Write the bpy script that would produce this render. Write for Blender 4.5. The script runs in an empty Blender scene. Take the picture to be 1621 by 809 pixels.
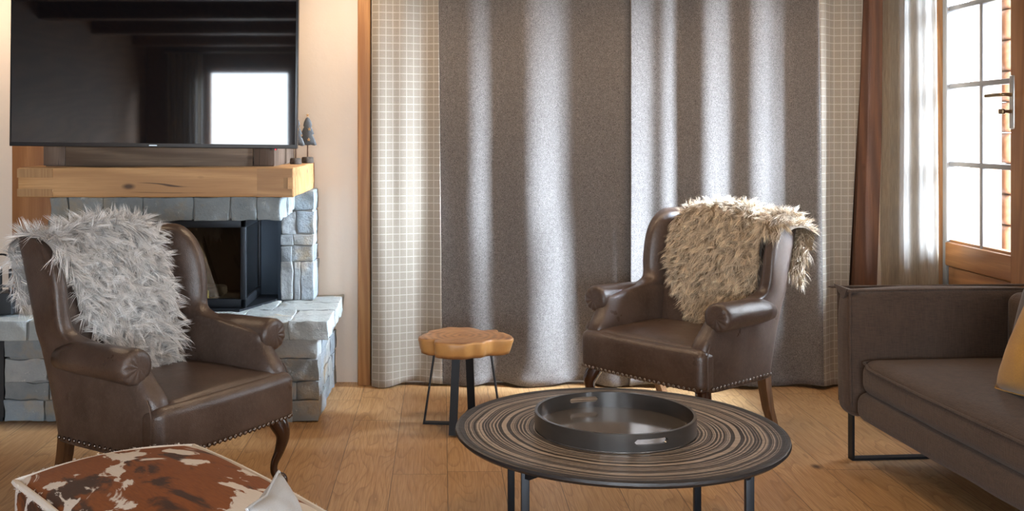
import bpy, math, random
import numpy as np
from mathutils import Vector, Matrix, noise as mnoise
random.seed(7); rng = np.random.default_rng(7)
PI = math.pi
SC = bpy.context.scene
COL = SC.collection

# ------------------------------------------------------------------ camera, world, light
F = 1633.0; CX = 700.0; CY = 210.0; HC = 1.4       # focal length and principal point in pixels of 1621x809, eye height
cd = bpy.data.cameras.new('camera'); cam = bpy.data.objects.new('camera', cd); COL.objects.link(cam)
cam.location = (0, 0, HC); cam.rotation_euler = (PI/2, 0, 0)
cd.sensor_fit = 'HORIZONTAL'; cd.sensor_width = 36.0; cd.lens = 36.0*F/1621
cd.shift_x = (810.5-CX)/1621; cd.shift_y = -(404.5-CY)/1621
cd.clip_start = 0.05
SC.camera = cam
w = bpy.data.worlds.new('sky'); SC.world = w; w.use_nodes = True
bg = w.node_tree.nodes['Background']
bg.inputs[0].default_value = (0.80, 0.90, 1.0, 1); bg.inputs[1].default_value = 15.0
def lamp(name, kind, loc, energy, color, rot=None, target=None, **kw):
    l = bpy.data.lights.new(name, kind); o = bpy.data.objects.new(name, l); COL.objects.link(o)
    o.location = loc; l.energy = energy; l.color = color
    if target is not None:
        o.rotation_euler = (Vector(target)-Vector(loc)).to_track_quat('-Z', 'Y').to_euler()
    for k, v in kw.items(): setattr(l, k, v)
    return o
# bright hazy low sun / sky patch outside the glazed door
lamp('hazy_sun', 'SUN', (6, 4.4, 3.2), 135.0, (0.70, 0.84, 1.0), target=(6-1.0, 4.4+0.26, 3.2-0.40), angle=math.radians(38))
# warm ceiling downlights
for x, y, e in ((-0.55, 5.2, 22), (0.6, 4.9, 24), (1.75, 4.9, 20), (-2.55, 5.25, 26), (-1.0, 3.2, 14), (0.9, 2.9, 26), (0.0, 1.2, 22)):
    lamp('downlight_lamp', 'SPOT', (x, y, 2.58), e*1.5, (1.0, 0.73, 0.48), target=(x, y, 0), spot_size=math.radians(150), spot_blend=0.8, shadow_soft_size=0.06)
def portal(loc, target, sx, sy):
    o = lamp('sky_portal', 'AREA', loc, 1, (1, 1, 1), target=target, shape='RECTANGLE', size=sx, size_y=sy)
    o.data.cycles.is_portal = True
portal((2.82, 5.09, 1.6), (0, 5.09, 1.6), 0.95, 1.8)
portal((3.52, -1.4, 1.5), (0, -1.4, 1.5), 2.1, 1.7)
portal((-2.45, -3.12, 1.25), (-2.45, 5, 1.25), 1.15, 2.0)
portal((0.3, -3.12, 1.35), (0.3, 5, 1.35), 2.6, 1.8)
SC.view_settings.view_transform = 'Standard'; SC.view_settings.look = 'None'
SC.view_settings.gamma = 1.0; SC.view_settings.use_curve_mapping = False
SC.view_settings.exposure = 0.32
SC.cycles.use_denoising = True
SC.cycles.max_bounces = 8; SC.cycles.diffuse_bounces = 5; SC.cycles.glossy_bounces = 4
SC.cycles.transparent_max_bounces = 12; SC.cycles.sample_clamp_indirect = 6.0
SC.cycles.caustics_reflective = False; SC.cycles.caustics_refractive = False

def PX(px, Y): return (px-CX)*Y/F
def PZ(py, Y): return HC-(py-CY)*Y/F

# ------------------------------------------------------------------ mesh helpers
class M:
    def __init__(s): s.v = []; s.f = []; s.mi = []; s.c = []
    def add(s, verts, faces, mi=0, col=(1, 1, 1), T=None):
        b = len(s.v)
        if T is not None: verts = [T @ Vector(p) for p in verts]
        s.v.extend([tuple(p) for p in verts]); s.f.extend([tuple(b+i for i in f) for f in faces])
        s.mi.extend([mi]*len(faces)); s.c.extend([tuple(col)+(1,)]*len(verts))
        return s
def build(name, m, mats, parent=None, smooth=True, angle=40):
    me = bpy.data.meshes.new(name); me.from_pydata(m.v, [], m.f)
    if not isinstance(mats, (list, tuple)): mats = [mats]
    for k in mats: me.materials.append(k)
    me.polygons.foreach_set('material_index', m.mi)
    a = me.color_attributes.new('tone', 'FLOAT_COLOR', 'POINT')
    a.data.foreach_set('color', np.array(m.c, dtype=np.float32).ravel())
    if smooth:
        me.polygons.foreach_set('use_smooth', [True]*len(me.polygons))
        if angle < 180: me.set_sharp_from_angle(angle=math.radians(angle))
    me.update()
    o = bpy.data.objects.new(name, me); COL.objects.link(o)
    if parent is not None: o.parent = parent
    return o
def box(m, x0, x1, y0, y1, z0, z1, mi=0, col=(1, 1, 1), T=None):
    v = [(x0,y0,z0),(x1,y0,z0),(x1,y1,z0),(x0,y1,z0),(x0,y0,z1),(x1,y0,z1),(x1,y1,z1),(x0,y1,z1)]
    return m.add(v, [(3,2,1,0),(4,5,6,7),(0,1,5,4),(1,2,6,5),(2,3,7,6),(3,0,4,7)], mi, col, T)
def rbox(m, c, h, r, k=3, n=4, fn=None, mi=0, col=(1, 1, 1), T=None):
    """rounded box: centre c, half sizes h, edge radius r, k segments over the rounding, n over the flat"""
    def line(hh):
        r_ = min(r, hh*0.999); a = list(np.linspace(-hh, -(hh-r_), k+1)); b = list(np.linspace(-(hh-r_), hh-r_, n+1))
        return a[:-1]+b+list(np.linspace(hh-r_, hh, k+1))[1:]
    L = [line(x) for x in h]; N = len(L[0]); key = {}; V = []; Fc = []
    def vid(i, j, l):
        t = (i, j, l)
        if t not in key:
            p = Vector((L[0][i], L[1][j], L[2][l])); q = Vector([max(-(h[a]-min(r, h[a]*.999)), min(h[a]-min(r, h[a]*.999), p[a])) for a in range(3)])
            d = p-q; ln = d.length
            if ln > 1e-9: p = q+d*(r/ln) if r <= min(h) else q+d*(min(r, min(h))/ln)
            p = p+Vector(c)
            if fn: p = Vector(fn(p))
            key[t] = len(V); V.append(p)
        return key[t]
    E = N-1
    for a in range(E):
        for b in range(E):
            Fc.append((vid(a,b,0), vid(a,b+1,0), vid(a+1,b+1,0), vid(a+1,b,0)))
            Fc.append((vid(a,b,E), vid(a+1,b,E), vid(a+1,b+1,E), vid(a,b+1,E)))
            Fc.append((vid(a,0,b), vid(a+1,0,b), vid(a+1,0,b+1), vid(a,0,b+1)))
            Fc.append((vid(a,E,b), vid(a,E,b+1), vid(a+1,E,b+1), vid(a+1,E,b)))
            Fc.append((vid(0,a,b), vid(0,a,b+1), vid(0,a+1,b+1), vid(0,a+1,b)))
            Fc.append((vid(E,a,b), vid(E,a+1,b), vid(E,a+1,b+1), vid(E,a,b+1)))
    return m.add(V, Fc, mi, col, T)
def loft(m, loops, cap=True, mi=0, col=(1, 1, 1), T=None, closed=True):
    n = len(loops[0]); V = [p for l in loops for p in l]; Fc = []
    for i in range(len(loops)-1):
        for j in range(n if closed else n-1):
            k = (j+1) % n
            Fc.append((i*n+j, i*n+k, (i+1)*n+k, (i+1)*n+j))
    if cap and closed:
        Fc.append(tuple(reversed(range(n)))); b = (len(loops)-1)*n; Fc.append(tuple(b+j for j in range(n)))
    return m.add(V, Fc, mi, col, T)
def tube(m, pts, rad, seg=10, mi=0, col=(1, 1, 1), flat=None, T=None):
    pts = [Vector(p) for p in pts]; n = len(pts)
    if not isinstance(rad, (list, tuple)): rad = [rad]*n
    loops = []; up = None
    for i, p in enumerate(pts):
        t = (pts[min(i+1, n-1)]-pts[max(i-1, 0)]).normalized()
        if up is None: up = t.orthogonal().normalized()
        up = (up-t*up.dot(t)).normalized(); s = t.cross(up)
        loops.append([p+(up*math.cos(2*PI*j/seg)+s*math.sin(2*PI*j/seg))*rad[i] for j in range(seg)])
    return loft(m, loops, True, mi, col, T)
def lathe(m, prof, c=(0, 0, 0), seg=32, mi=0, col=(1, 1, 1)):
    loops = [[(c[0]+r*math.cos(2*PI*j/seg), c[1]+r*math.sin(2*PI*j/seg), c[2]+z) for j in range(seg)] for r, z in prof]
    return loft(m, loops, True, mi, col)
def smooth_path(P, n=6):
    """Catmull-Rom through tuples of any length"""
    P = [np.array(p, float) for p in P]; out = []
    for i in range(len(P)-1):
        a, b, c, d = P[max(i-1,0)], P[i], P[i+1], P[min(i+2, len(P)-1)]
        for t in np.linspace(0, 1, n, endpoint=False):
            out.append(.5*((2*b)+(c-a)*t+(2*a-5*b+4*c-d)*t*t+(3*b-a-3*c+d)*t**3))
    out.append(P[-1]); return out
def sgnp(v, e): return math.copysign(abs(v)**e, v)

def empty(name, loc=(0, 0, 0), rz=0):
    o = bpy.data.objects.new(name, None); COL.objects.link(o); o.location = loc; o.rotation_euler = (0, 0, rz); o.empty_display_size = .1
    return o
def tag(o, label, cat, group=None, kind=None):
    o['label'] = label; o['category'] = cat
    if group: o['group'] = group
    if kind: o['kind'] = kind
    return o
def struct(name, m, mats, label=None, smooth=False, parent=None):
    o = build(name, m, mats, parent, smooth)
    if parent is None: o['kind'] = 'structure'
    if label: o['label'] = label
    if label and parent is None: o['category'] = name.split('_')[0]
    return o

# ------------------------------------------------------------------ material helpers
class NT:
    def __init__(s, name):
        s.m = bpy.data.materials.new(name); s.m.use_nodes = True; s.t = s.m.node_tree
        s.b = s.t.nodes['Principled BSDF']; s.out = s.t.nodes['Material Output']
    def n(s, typ, **kw):
        o = s.t.nodes.new('ShaderNode'+typ)
        for k, v in kw.items(): setattr(o, k, v)
        return o
    def set(s, sock, v):
        if hasattr(v, 'is_linked') or isinstance(v, bpy.types.NodeSocket): s.t.links.new(v, sock)
        elif v is not None:
            if isinstance(v, (tuple, list)) and len(v) == 3 and len(sock.default_value) == 4: v = tuple(v)+(1,)
            sock.default_value = v
    def P(s, **kw):
        names = dict(color='Base Color', rough='Roughness', metal='Metallic', normal='Normal', spec='Specular IOR Level', sheen='Sheen Weight', sheenr='Sheen Roughness', coat='Coat Weight', coatr='Coat Roughness', ior='IOR')
        for k, v in kw.items(): s.set(s.b.inputs[names[k]], v)
        return s.m
    def co(s, scale=(1, 1, 1), loc=(0, 0, 0), rot=(0, 0, 0), src='Object'):
        tc = s.n('TexCoord'); mp = s.n('Mapping'); s.t.links.new(tc.outputs[src], mp.inputs[0])
        mp.inputs['Scale'].default_value = scale; mp.inputs['Location'].default_value = loc; mp.inputs['Rotation'].default_value = rot
        return mp.outputs[0]
    def noise(s, vec, scale, detail=3, rough=.5, dist=0, out=0):
        o = s.n('TexNoise'); s.set(o.inputs['Vector'], vec); o.inputs['Scale'].default_value = scale; o.inputs['Detail'].default_value = detail
        o.inputs['Roughness'].default_value = rough; o.inputs['Distortion'].default_value = dist
        return o.outputs[out]
    def voro(s, vec, scale, feature='F1', out='Distance'):
        o = s.n('TexVoronoi'); o.feature = feature; s.set(o.inputs['Vector'], vec); o.inputs['Scale'].default_value = scale
        return o.outputs[out]
    def wave(s, vec, scale, dist=2, detail=2, dscale=1, direction='X', kind='BANDS', prof='SIN'):
        o = s.n('TexWave'); o.wave_type = kind; o.wave_profile = prof
        if kind == 'BANDS': o.bands_direction = direction
        else: o.rings_direction = direction
        s.set(o.inputs['Vector'], vec); o.inputs['Scale'].default_value = scale; o.inputs['Distortion'].default_value = dist
        o.inputs['Detail'].default_value = detail; o.inputs['Detail Scale'].default_value = dscale
        return o.outputs['Fac']
    def ramp(s, fac, *stops, mode='LINEAR'):
        o = s.n('ValToRGB'); o.color_ramp.interpolation = mode; e = o.color_ramp.elements
        while len(e) < len(stops): e.new(.5)
        for k, (p, c) in zip(e, stops):
            k.position = p
            if not isinstance(c, (tuple, list)): c = (c, c, c)
            k.color = tuple(c)+(1,)
        s.set(o.inputs[0], fac); return o.outputs[0]
    def mix(s, fac, a, b, mode='MIX'):
        o = s.n('Mix'); o.data_type = 'RGBA'; o.blend_type = mode
        s.set(o.inputs[0], fac); s.set(o.inputs[6], a); s.set(o.inputs[7], b); return o.outputs[2]
    def math(s, op, a, b=None, c=None):
        o = s.n('Math'); o.operation = op; s.set(o.inputs[0], a)
        if b is not None: s.set(o.inputs[1], b)
        if c is not None: s.set(o.inputs[2], c)
        return o.outputs[0]
    def sep(s, vec):
        o = s.n('SeparateXYZ'); s.set(o.inputs[0], vec); return o.outputs
    def comb(s, x=0., y=0., z=0.):
        o = s.n('CombineXYZ'); s.set(o.inputs[0], x); s.set(o.inputs[1], y); s.set(o.inputs[2], z); return o.outputs[0]
    def attr(s, name='tone'):
        o = s.n('Attribute'); o.attribute_name = name; return o.outputs['Color']
    def bump(s, h, strength=.3, dist=.01, normal=None):
        o = s.n('Bump'); o.inputs['Strength'].default_value = strength; o.inputs['Distance'].default_value = dist
        s.set(o.inputs['Height'], h)
        if normal is not None: s.set(o.inputs['Normal'], normal)
        return o.outputs[0]
def plain(name, col, rough=.5, metal=0., **kw):
    t = NT(name); return t.P(color=col, rough=rough, metal=metal, **kw)
def wood(name, light, dark, axis='X', rough=.5, scale=1., knots=True, cracks=0., ringscale=9., vary=.35):
    t = NT(name); st = {'X': (.10, 1, 1), 'Y': (1, .10, 1), 'Z': (1, 1, .10)}[axis]
    v = t.co(tuple(a*scale for a in st))
    warp = t.noise(v, 3.5, 2, .5)
    vv = t.n('VectorMath'); vv.operation = 'ADD'; t.set(vv.inputs[0], v); t.set(vv.inputs[1], t.mix(1., warp, (.22, .22, .22), 'MULTIPLY'))
    g = t.wave(vv.outputs[0], ringscale, 4., 3, 1.2, direction='DIAGONAL')
    fine = t.noise(t.co(tuple((5 if a < .5 else 130)*scale for a in st)), 1., 3, .6)
    c = t.mix(t.math('MULTIPLY', g, .75), light, dark)
    c = t.mix(t.ramp(fine, (.35, .0), (.7, .55)), c, dark)
    big = t.noise(v, 1.6, 2, .5)
    c = t.mix(t.ramp(big, (.3, 0.), (.75, vary)), c, tuple(x*.45 for x in dark))
    hgt = fine
    if knots:
        kd = t.voro(t.co(tuple((3.2 if a < .5 else 7.)*scale for a in st)), 1.)
        c = t.mix(t.ramp(kd, (.05, .95), (.13, .0)), c, (dark[0]*.18, dark[1]*.15, dark[2]*.12))
    if cracks:
        cn = t.noise(t.co(tuple((.55 if a < .5 else 11.)*scale for a in st), (3.3, 1.7, 5.1)), 1., 2, .5)
        cm = t.ramp(t.math('ABSOLUTE', t.math('SUBTRACT', cn, .5)), (0., 1.), (.006*cracks, 1.), (.011*cracks, 0.))
        cm = t.math('MULTIPLY', cm, t.ramp(t.noise(t.co((1.5, 1.5, 1.5), (8, 3, 1)), 1.6, 2, .5), (.47, 0.), (.53, 1.)))
        c = t.mix(t.math('MULTIPLY', cm, .9), c, (dark[0]*.12, dark[1]*.1, dark[2]*.08))
    return t.P(color=c, rough=rough, normal=t.bump(hgt, .25, .003))

# plaster with a mottled hand finish
t = NT('plaster'); v = t.co()
c = t.mix(t.noise(v, 2.2, 5, .6), (.86, .79, .71), (.78, .69, .60))
MAT_PLASTER = t.P(color=c, rough=.85, normal=t.bump(t.noise(v, 9, 5, .6), .15, .02))
# oak boards
t = NT('oak_floor'); s = t.sep(t.co()); x, y = s[0], s[1]
px_ = t.math('DIVIDE', t.math('SUBTRACT', x, .02), .225); ix = t.math('FLOOR', px_); fx = t.math('FRACT', px_)
wn = t.n('TexWhiteNoise'); wn.noise_dimensions = '1D'; t.set(wn.inputs['W'], ix)
py_ = t.math('DIVIDE', t.math('ADD', y, t.math('MULTIPLY', wn.outputs['Value'], 9.)), 1.9); iy = t.math('FLOOR', py_); fy = t.math('FRACT', py_)
wn2 = t.n('TexWhiteNoise'); wn2.noise_dimensions = '2D'; t.set(wn2.inputs['Vector'], t.comb(ix, iy, 0.)); r2 = wn2.outputs['Value']
off = t.math('MULTIPLY', r2, 17.)
gv = t.comb(t.math('ADD', t.math('MULTIPLY', x, 1.), off), t.math('ADD', t.math('MULTIPLY', y, .16), off), off)
nz = t.noise(gv, 4.2, 2, .5)
rings = t.math('FRACT', t.math('ADD', t.math('MULTIPLY', nz, 26.), t.math('MULTIPLY', x, 8.)))
fib = t.noise(t.comb(t.math('MULTIPLY', x, 260.), t.math('MULTIPLY', y, 7.), off), 1., 3, .6)
c = t.mix(r2, (.60, .38, .185), (.50, .30, .135))
c = t.mix(t.ramp(rings, (0., .62), (.10, .45), (.30, .08), (1., .0)), c, (.27, .145, .062))
c = t.mix(t.ramp(fib, (.4, 0.), (.70, .55)), c, (.24, .12, .05))
c = t.mix(t.ramp(t.noise(gv, 1.7, 3, .5), (.35, 0.), (.75, .5)), c, (.30, .155, .065))
kn = t.voro(t.comb(t.math('MULTIPLY', x, 2.6), t.math('MULTIPLY', y, 1.7), off), 1.)
c = t.mix(t.ramp(kn, (.025, .95), (.075, 0.)), c, (.05, .025, .012))
gap = t.math('MAXIMUM', t.math('LESS_THAN', fx, .013), t.math('LESS_THAN', fy, .0018))
c = t.mix(t.math('MULTIPLY', gap, .8), c, (.05, .028, .012))
MAT_FLOOR = t.P(color=c, rough=t.ramp(fib, (.3, .36), (.7, .5)), normal=t.bump(t.math('SUBTRACT', t.math('MULTIPLY', fib, .12), gap), .25, .004))
MAT_BEAM = wood('old_oak_beam', (.60, .345, .145), (.38, .19, .07), 'X', .55, 1.0, True, 1.0, 5., .10)
MAT_ENDGRAIN = wood('oak_end_grain', (.44, .25, .105), (.34, .18, .07), 'Z', .6, 1.2, False, 0, 18.)
MAT_TENON = wood('oak_tenon', (.56, .33, .14), (.36, .18, .07), 'X', .55, 1.4, False, 0, 8.)
MAT_OLDWOOD = wood('weathered_board', (.21, .145, .095), (.085, .052, .032), 'X', .7, 1.1, True, 1., 9.)
MAT_OLDWOODZ = wood('weathered_stile', (.20, .14, .10), (.08, .05, .034), 'Z', .7, 1.1, False, 1., 9.)
MAT_PINE = wood('pine_post', (.52, .26, .09), (.30, .12, .035), 'Z', .5, 1.0, True, 0, 8.)
MAT_SPRUCE = wood('orange_timber', (.42, .20, .075), (.27, .11, .035), 'Z', .55, 1.0, False, 0, 4.)
MAT_DARKPOST = wood('dark_stained_post', (.13, .050, .020), (.060, .023, .010), 'Z', .85, 1.0, True, 0, 8.)
MAT_DOOR = wood('door_timber', (.34, .165, .065), (.20, .085, .03), 'Z', .45, 1.0, False, 0, 7.)
MAT_DOORH = wood('door_rail_timber', (.34, .165, .065), (.20, .085, .03), 'Y', .45, 1.0, False, 0, 7.)
MAT_SIDING = wood('log_siding', (.23, .125, .068), (.15, .075, .038), 'X', .7, 1.0, True, 0, 6.)
MAT_CEIL = wood('ceiling_board', (.16, .085, .04), (.07, .035, .016), 'Y', .6, 1.0, False, 0, 6.)
MAT_STOOLTOP = None
MAT_LEG = plain('dark_polished_wood', (.045, .018, .009), .22, coat=.4)
MAT_REARLEG = wood('walnut_leg', (.16, .075, .03), (.07, .03, .012), 'Z', .4, 1.2, False, 0, 9.)
MAT_BLACK = plain('black_steel', (.018, .021, .026), .42, .6)
MAT_BLACKM = plain('matt_black_metal', (.015, .017, .020), .5, .3)
MAT_STEELPANEL = plain('blued_steel_panel', (.030, .042, .058), .38, .7)
MAT_NICKEL = plain('brushed_nickel', (.55, .54, .52), .28, 1.)
MAT_BRASS = plain('aged_brass_lever', (.30, .22, .13), .3, 1.)
MAT_NAIL = plain('antique_nail', (.20, .17, .15), .32, 1.)
MAT_CHROME = plain('chrome_cap', (.75, .76, .78), .15, 1.)
MAT_FIREDARK = plain('soot_lining', (.07, .055, .042), .9)
# leather
t = NT('brown_leather'); v = t.co()
c = t.mix(t.ramp(t.noise(v, 7, 5, .6), (.3, 0.), (.7, 1.)), (.050, .031, .023), (.092, .061, .047))
c = t.mix(t.ramp(t.noise(v, 60, 3, .6), (.45, 0.), (.75, .35)), c, (.14, .10, .08))
MAT_LEATHER = t.P(color=c, rough=t.ramp(t.noise(v, 9, 4, .6), (.3, .27), (.7, .40)), spec=.6, normal=t.bump(t.voro(v, 260), .30, .0022))
# rubble stone
t = NT('grey_stone'); v = t.co(); a = t.attr()
c = t.mix(t.noise(v, 11, 6, .65), (.20, .235, .26), (.42, .46, .475))
c = t.mix(t.ramp(t.noise(v, 3.5, 4, .6), (.54, 0.), (.66, .8)), c, (.46, .37, .25))
c = t.mix(t.ramp(t.noise(v, 23, 5, .7), (.62, 0.), (.72, .8)), c, (.66, .68, .68))
c = t.mix(1., c, a, 'MULTIPLY')
MAT_STONE = t.P(color=c, rough=.85, normal=t.bump(t.noise(v, 22, 8, .7), .7, .02, t.bump(t.noise(v, 7, 4, .6), .4, .03)))
MAT_MORTAR = plain('dark_joint', (.24, .235, .225), .95)
# sofa chenille
t = NT('sofa_chenille'); v = t.co(); cs = t.noise(t.co((28, 28, 260)), 1., 2, .6); cs2 = t.noise(t.co((170, 170, 16)), 1., 3, .7)
c = t.mix(t.math('MULTIPLY', t.math('ADD', cs, cs2), .5), (.0, .0, .0), (.130, .080, .055))
c = t.mix(t.ramp(t.noise(v, 5, 4, .6), (.4, 0.), (.75, .30)), c, (.11, .072, .050))
MAT_SOFA = t.P(color=c, rough=.85, sheen=.12, sheenr=.5, normal=t.bump(t.math('ADD', cs, cs2), .6, .003))
def fabric(name, a, b, scale=500, sheen=.2, bump=.2, rough=.9, var=None):
    t = NT(name); v = t.co()
    n1 = t.noise(v, scale, 2, .7); n2 = t.noise(v, 4, 4, .6)
    c = t.mix(t.ramp(n1, (.3, 0.), (.7, 1.)), a, b)
    if var: c = t.mix(t.ramp(n2, (.4, 0.), (.7, .6)), c, var)
    return t.P(color=c, rough=rough, sheen=sheen, sheenr=.5, normal=t.bump(n1, bump, .002))
MAT_GREYCUSH = fabric('grey_cushion_cloth', (.34, .37, .40), (.48, .51, .54), 700)
MAT_GREYCUSH2 = fabric('mauve_grey_cloth', (.11, .10, .11), (.17, .155, .165), 700)
MAT_MUSTARD = fabric('mustard_velvet', (.40, .19, .008), (.58, .31, .015), 300, .3, .1, .7, (.30, .135, .006))
MAT_FELT = fabric('grey_felt', (.06, .066, .07), (.11, .115, .12), 500)
MAT_BARK = fabric('bark', (.035, .026, .02), (.09, .07, .055), 60, 0, .6)
# curtains
def cloth(name, build_fn, trans=.15):
    t = NT(name); c, nrm = build_fn(t); t.P(color=c, rough=.9, sheen=.10, sheenr=.5, normal=nrm, spec=.15)
    tr = t.n('BsdfTranslucent'); t.set(tr.inputs[0], t.mix(.6, c, (.85, .85, .85))); mx = t.n('MixShader'); mx.inputs[0].default_value = trans
    t.t.links.new(t.b.outputs[0], mx.inputs[1]); t.t.links.new(tr.outputs[0], mx.inputs[2]); t.t.links.new(mx.outputs[0], t.out.inputs[0])
    return t.m
def _wool(t):
    v = t.co(); n1 = t.noise(v, 240, 3, .85); n2 = t.noise(v, 60, 3, .7)
    c = t.mix(t.ramp(n1, (.32, 0.), (.68, 1.)), (.025, .020, .017), (.30, .275, .26))
    c = t.mix(t.ramp(n2, (.4, 0.), (.7, .35)), c, (.07, .058, .052))
    return c, t.bump(n1, .25, .002)
MAT_WOOL = cloth('charcoal_wool', _wool, .04)
def _check(t):
    s = t.sep(t.co(src='UV')); u = t.math('FRACT', t.math('DIVIDE', s[0], .042)); vv = t.math('FRACT', t.math('DIVIDE', s[1], .042))
    ln = t.math('MAXIMUM', t.math('LESS_THAN', u, .11), t.math('LESS_THAN', vv, .11))
    v = t.co(); n1 = t.noise(v, 500, 2, .8)
    c = t.mix(t.ramp(n1, (.3, 0.), (.7, 1.)), (.23, .195, .155), (.36, .315, .26))
    c = t.mix(t.math('MULTIPLY', ln, t.ramp(n1, (.2, .5), (.6, .9))), c, (.50, .46, .40))
    return c, t.bump(n1, .2, .002)
MAT_CHECK = cloth('checked_linen', _check, .10)
def _linen(t):
    n1 = t.noise(t.co((260, 260, 12)), 1., 3, .7); n2 = t.noise(t.co((60, 60, 4)), 1., 3, .7)
    c = t.mix(t.ramp(n1, (.3, 0.), (.7, 1.)), (.17, .13, .09), (.38, .31, .225))
    c = t.mix(t.ramp(n2, (.45, 0.), (.7, .5)), c, (.19, .16, .13))
    return c, t.bump(n1, .25, .002)
MAT_LINEN = cloth('striped_linen', _linen, .36)
# fur (coloured along each hair)
def furmat(name):
    t = NT(name); return t.P(color=t.attr(), rough=.6, spec=.3, sheen=.1)
MAT_FUR = furmat('long_fur')
# cowhide
t = NT('cowhide'); v = t.co((1.0, .55, 1.0), rot=(0, 0, .35)); vh = t.co((160, 25, 60))
n1 = t.noise(v, 5.2, 6, .55, 1.2); n2 = t.noise(t.co((1.3, .5, 1), (4, 2, 7), (0, 0, .35)), 5.5, 6, .6, .8); hr = t.noise(vh, 1., 3, .6)
c = t.mix(hr, (.30, .092, .016), (.15, .042, .008))
c = t.mix(t.ramp(n2, (.52, 0.), (.58, 1.)), c, t.mix(hr, (.035, .016, .010), (.07, .028, .016)))
c = t.mix(t.ramp(n1, (.505, 0.), (.52, 1.)), c, t.mix(hr, (.80, .78, .75), (.66, .63, .60)))
MAT_COW = t.P(color=c, rough=.6, spec=.2, sheen=.03, normal=t.bump(hr, .25, .003))
MAT_WHITEFUR = plain('white_hide_trim', (.78, .77, .74), .7)
# carved table top: rings are turned grooves
t = NT('ringed_table_top'); s = t.sep(t.co()); r_ = t.math('SQRT', t.math('ADD', t.math('MULTIPLY', s[0], s[0]), t.math('MULTIPLY', s[1], s[1])))
nz = t.noise(t.co(), 5, 3, .5); rr = t.math('ADD', r_, t.math('MULTIPLY', nz, .018))
cv = t.comb(rr, 0., 0.)
fr = t.noise(cv, 170, 1, .5); fr2 = t.noise(cv, 48, 2, .5)
g = t.math('ADD', t.math('MULTIPLY', fr, .65), t.math('MULTIPLY', fr2, .35))
grv = t.ramp(g, (.495, 0.), (.53, 1.))
brush = t.noise(t.co((14, 160, 14), rot=(0, 0, .35)), 1., 4, .7)
ang = t.ramp(t.noise(t.co((2, 2, 1)), 1.5, 3, .6), (.35, .25), (.65, .9))
c = t.mix(grv, (.020, .014, .012), (.46, .38, .30))
wear = t.math('MULTIPLY', t.ramp(brush, (.40, 0.), (.62, .7)), ang)
c = t.mix(wear, c, (.050, .038, .031))
c = t.mix(t.ramp(r_, (.500, 0.), (.515, 1.)), c, (.022, .020, .021))
MAT_TABLE = t.P(color=c, rough=t.ramp(brush, (.3, .32), (.7, .5)), spec=.5, normal=t.bump(grv, .35, .004))
t = NT('tray_bottom'); n1 = t.noise(t.co((20, 5, 5), rot=(0, 0, .3)), 1., 4, .6)
MAT_TRAYF = t.P(color=t.mix(n1, (.50, .46, .42), (.30, .27, .25)), rough=t.ramp(n1, (.3, .06), (.7, .14)), metal=.8)
t = NT('tray_rim'); n1 = t.noise(t.co((9, 9, 60)), 1., 4, .6)
MAT_TRAY = t.P(color=t.mix(n1, (.022, .020, .019), (.05, .043, .038)), rough=.3, spec=.6, coat=.2)
# stool slab
t = NT('teak_slab'); v = t.co(); s = t.sep(v)
ct = t.comb(t.math('MULTIPLY', s[0], 1.), t.math('MULTIPLY', s[1], 1.), 0.)
rg = t.wave(ct, 9, 3.5, 3, 2.2, kind='RINGS', direction='Z')
c = t.mix(rg, (.28, .125, .048), (.13, .052, .019)); c = t.mix(t.ramp(t.noise(v, 12, 5, .65), (.4, 0.), (.75, .5)), c, (.44, .235, .10))
side = t.n('NewGeometry'); sn = t.sep(side.outputs['Normal'])
c = t.mix(t.ramp(t.math('ABSOLUTE', sn[2]), (.35, 1.), (.7, 0.)), c, t.mix(t.noise(v, 18, 4, .6), (.58, .31, .10), (.40, .19, .06)))
MAT_SLAB = t.P(color=c, rough=.42, normal=t.bump(t.noise(v, 20, 4, .6), .25, .006))
# glass pane: mostly clear, a little mirror
def pane_mat(name, tint=(1, 1, 1), refl=.08, rough=0.):
    t = NT(name); tr = t.n('BsdfTransparent'); gl = t.n('BsdfGlossy'); tr.inputs[0].default_value = tuple(tint)+(1,); gl.inputs['Roughness'].default_value = rough
    lw = t.n('LayerWeight'); lw.inputs[0].default_value = .5; mx = t.n('MixShader')      # Schlick curve, the same for both faces of the pane
    t.set(mx.inputs[0], t.math('MULTIPLY_ADD', t.math('POWER', lw.outputs['Facing'], 5.), .9, refl)); t.t.links.new(tr.outputs[0], mx.inputs[1]); t.t.links.new(gl.outputs[0], mx.inputs[2]); t.t.links.new(mx.outputs[0], t.out.inputs[0])
    return t.m
MAT_PANE = pane_mat('clear_pane', refl=.03)
MAT_FIREGLASS = pane_mat('smoked_fire_glass', (.62, .58, .52), .05, .02)
# television screen: black glass, a sharp and a wide soft reflection
t = NT('screen_glass'); t.P(color=(.004, .004, .005), rough=.03, spec=1., coat=.06, coatr=.17); MAT_SCREEN = t.m
MAT_BEZEL = plain('screen_bezel', (.012, .013, .016), .3)
MAT_LOGO = plain('logo_silver', (.75, .85, .92), .25, .3)
t = NT('standby_light'); t.P(color=(.5, .02, .02)); t.b.inputs['Emission Color'].default_value = (1, .05, .08, 1); t.b.inputs['Emission Strength'].default_value = 1.2; MAT_LED = t.m
MAT_YELLOW = plain('yellow_green_card', (.50, .52, .16), .6)
MAT_GROUND = plain('pale_terrace', (.55, .55, .56), .9)
MAT_GREYBAR = plain('grey_glazing_bar', (.20, .20, .21), .5)

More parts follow.
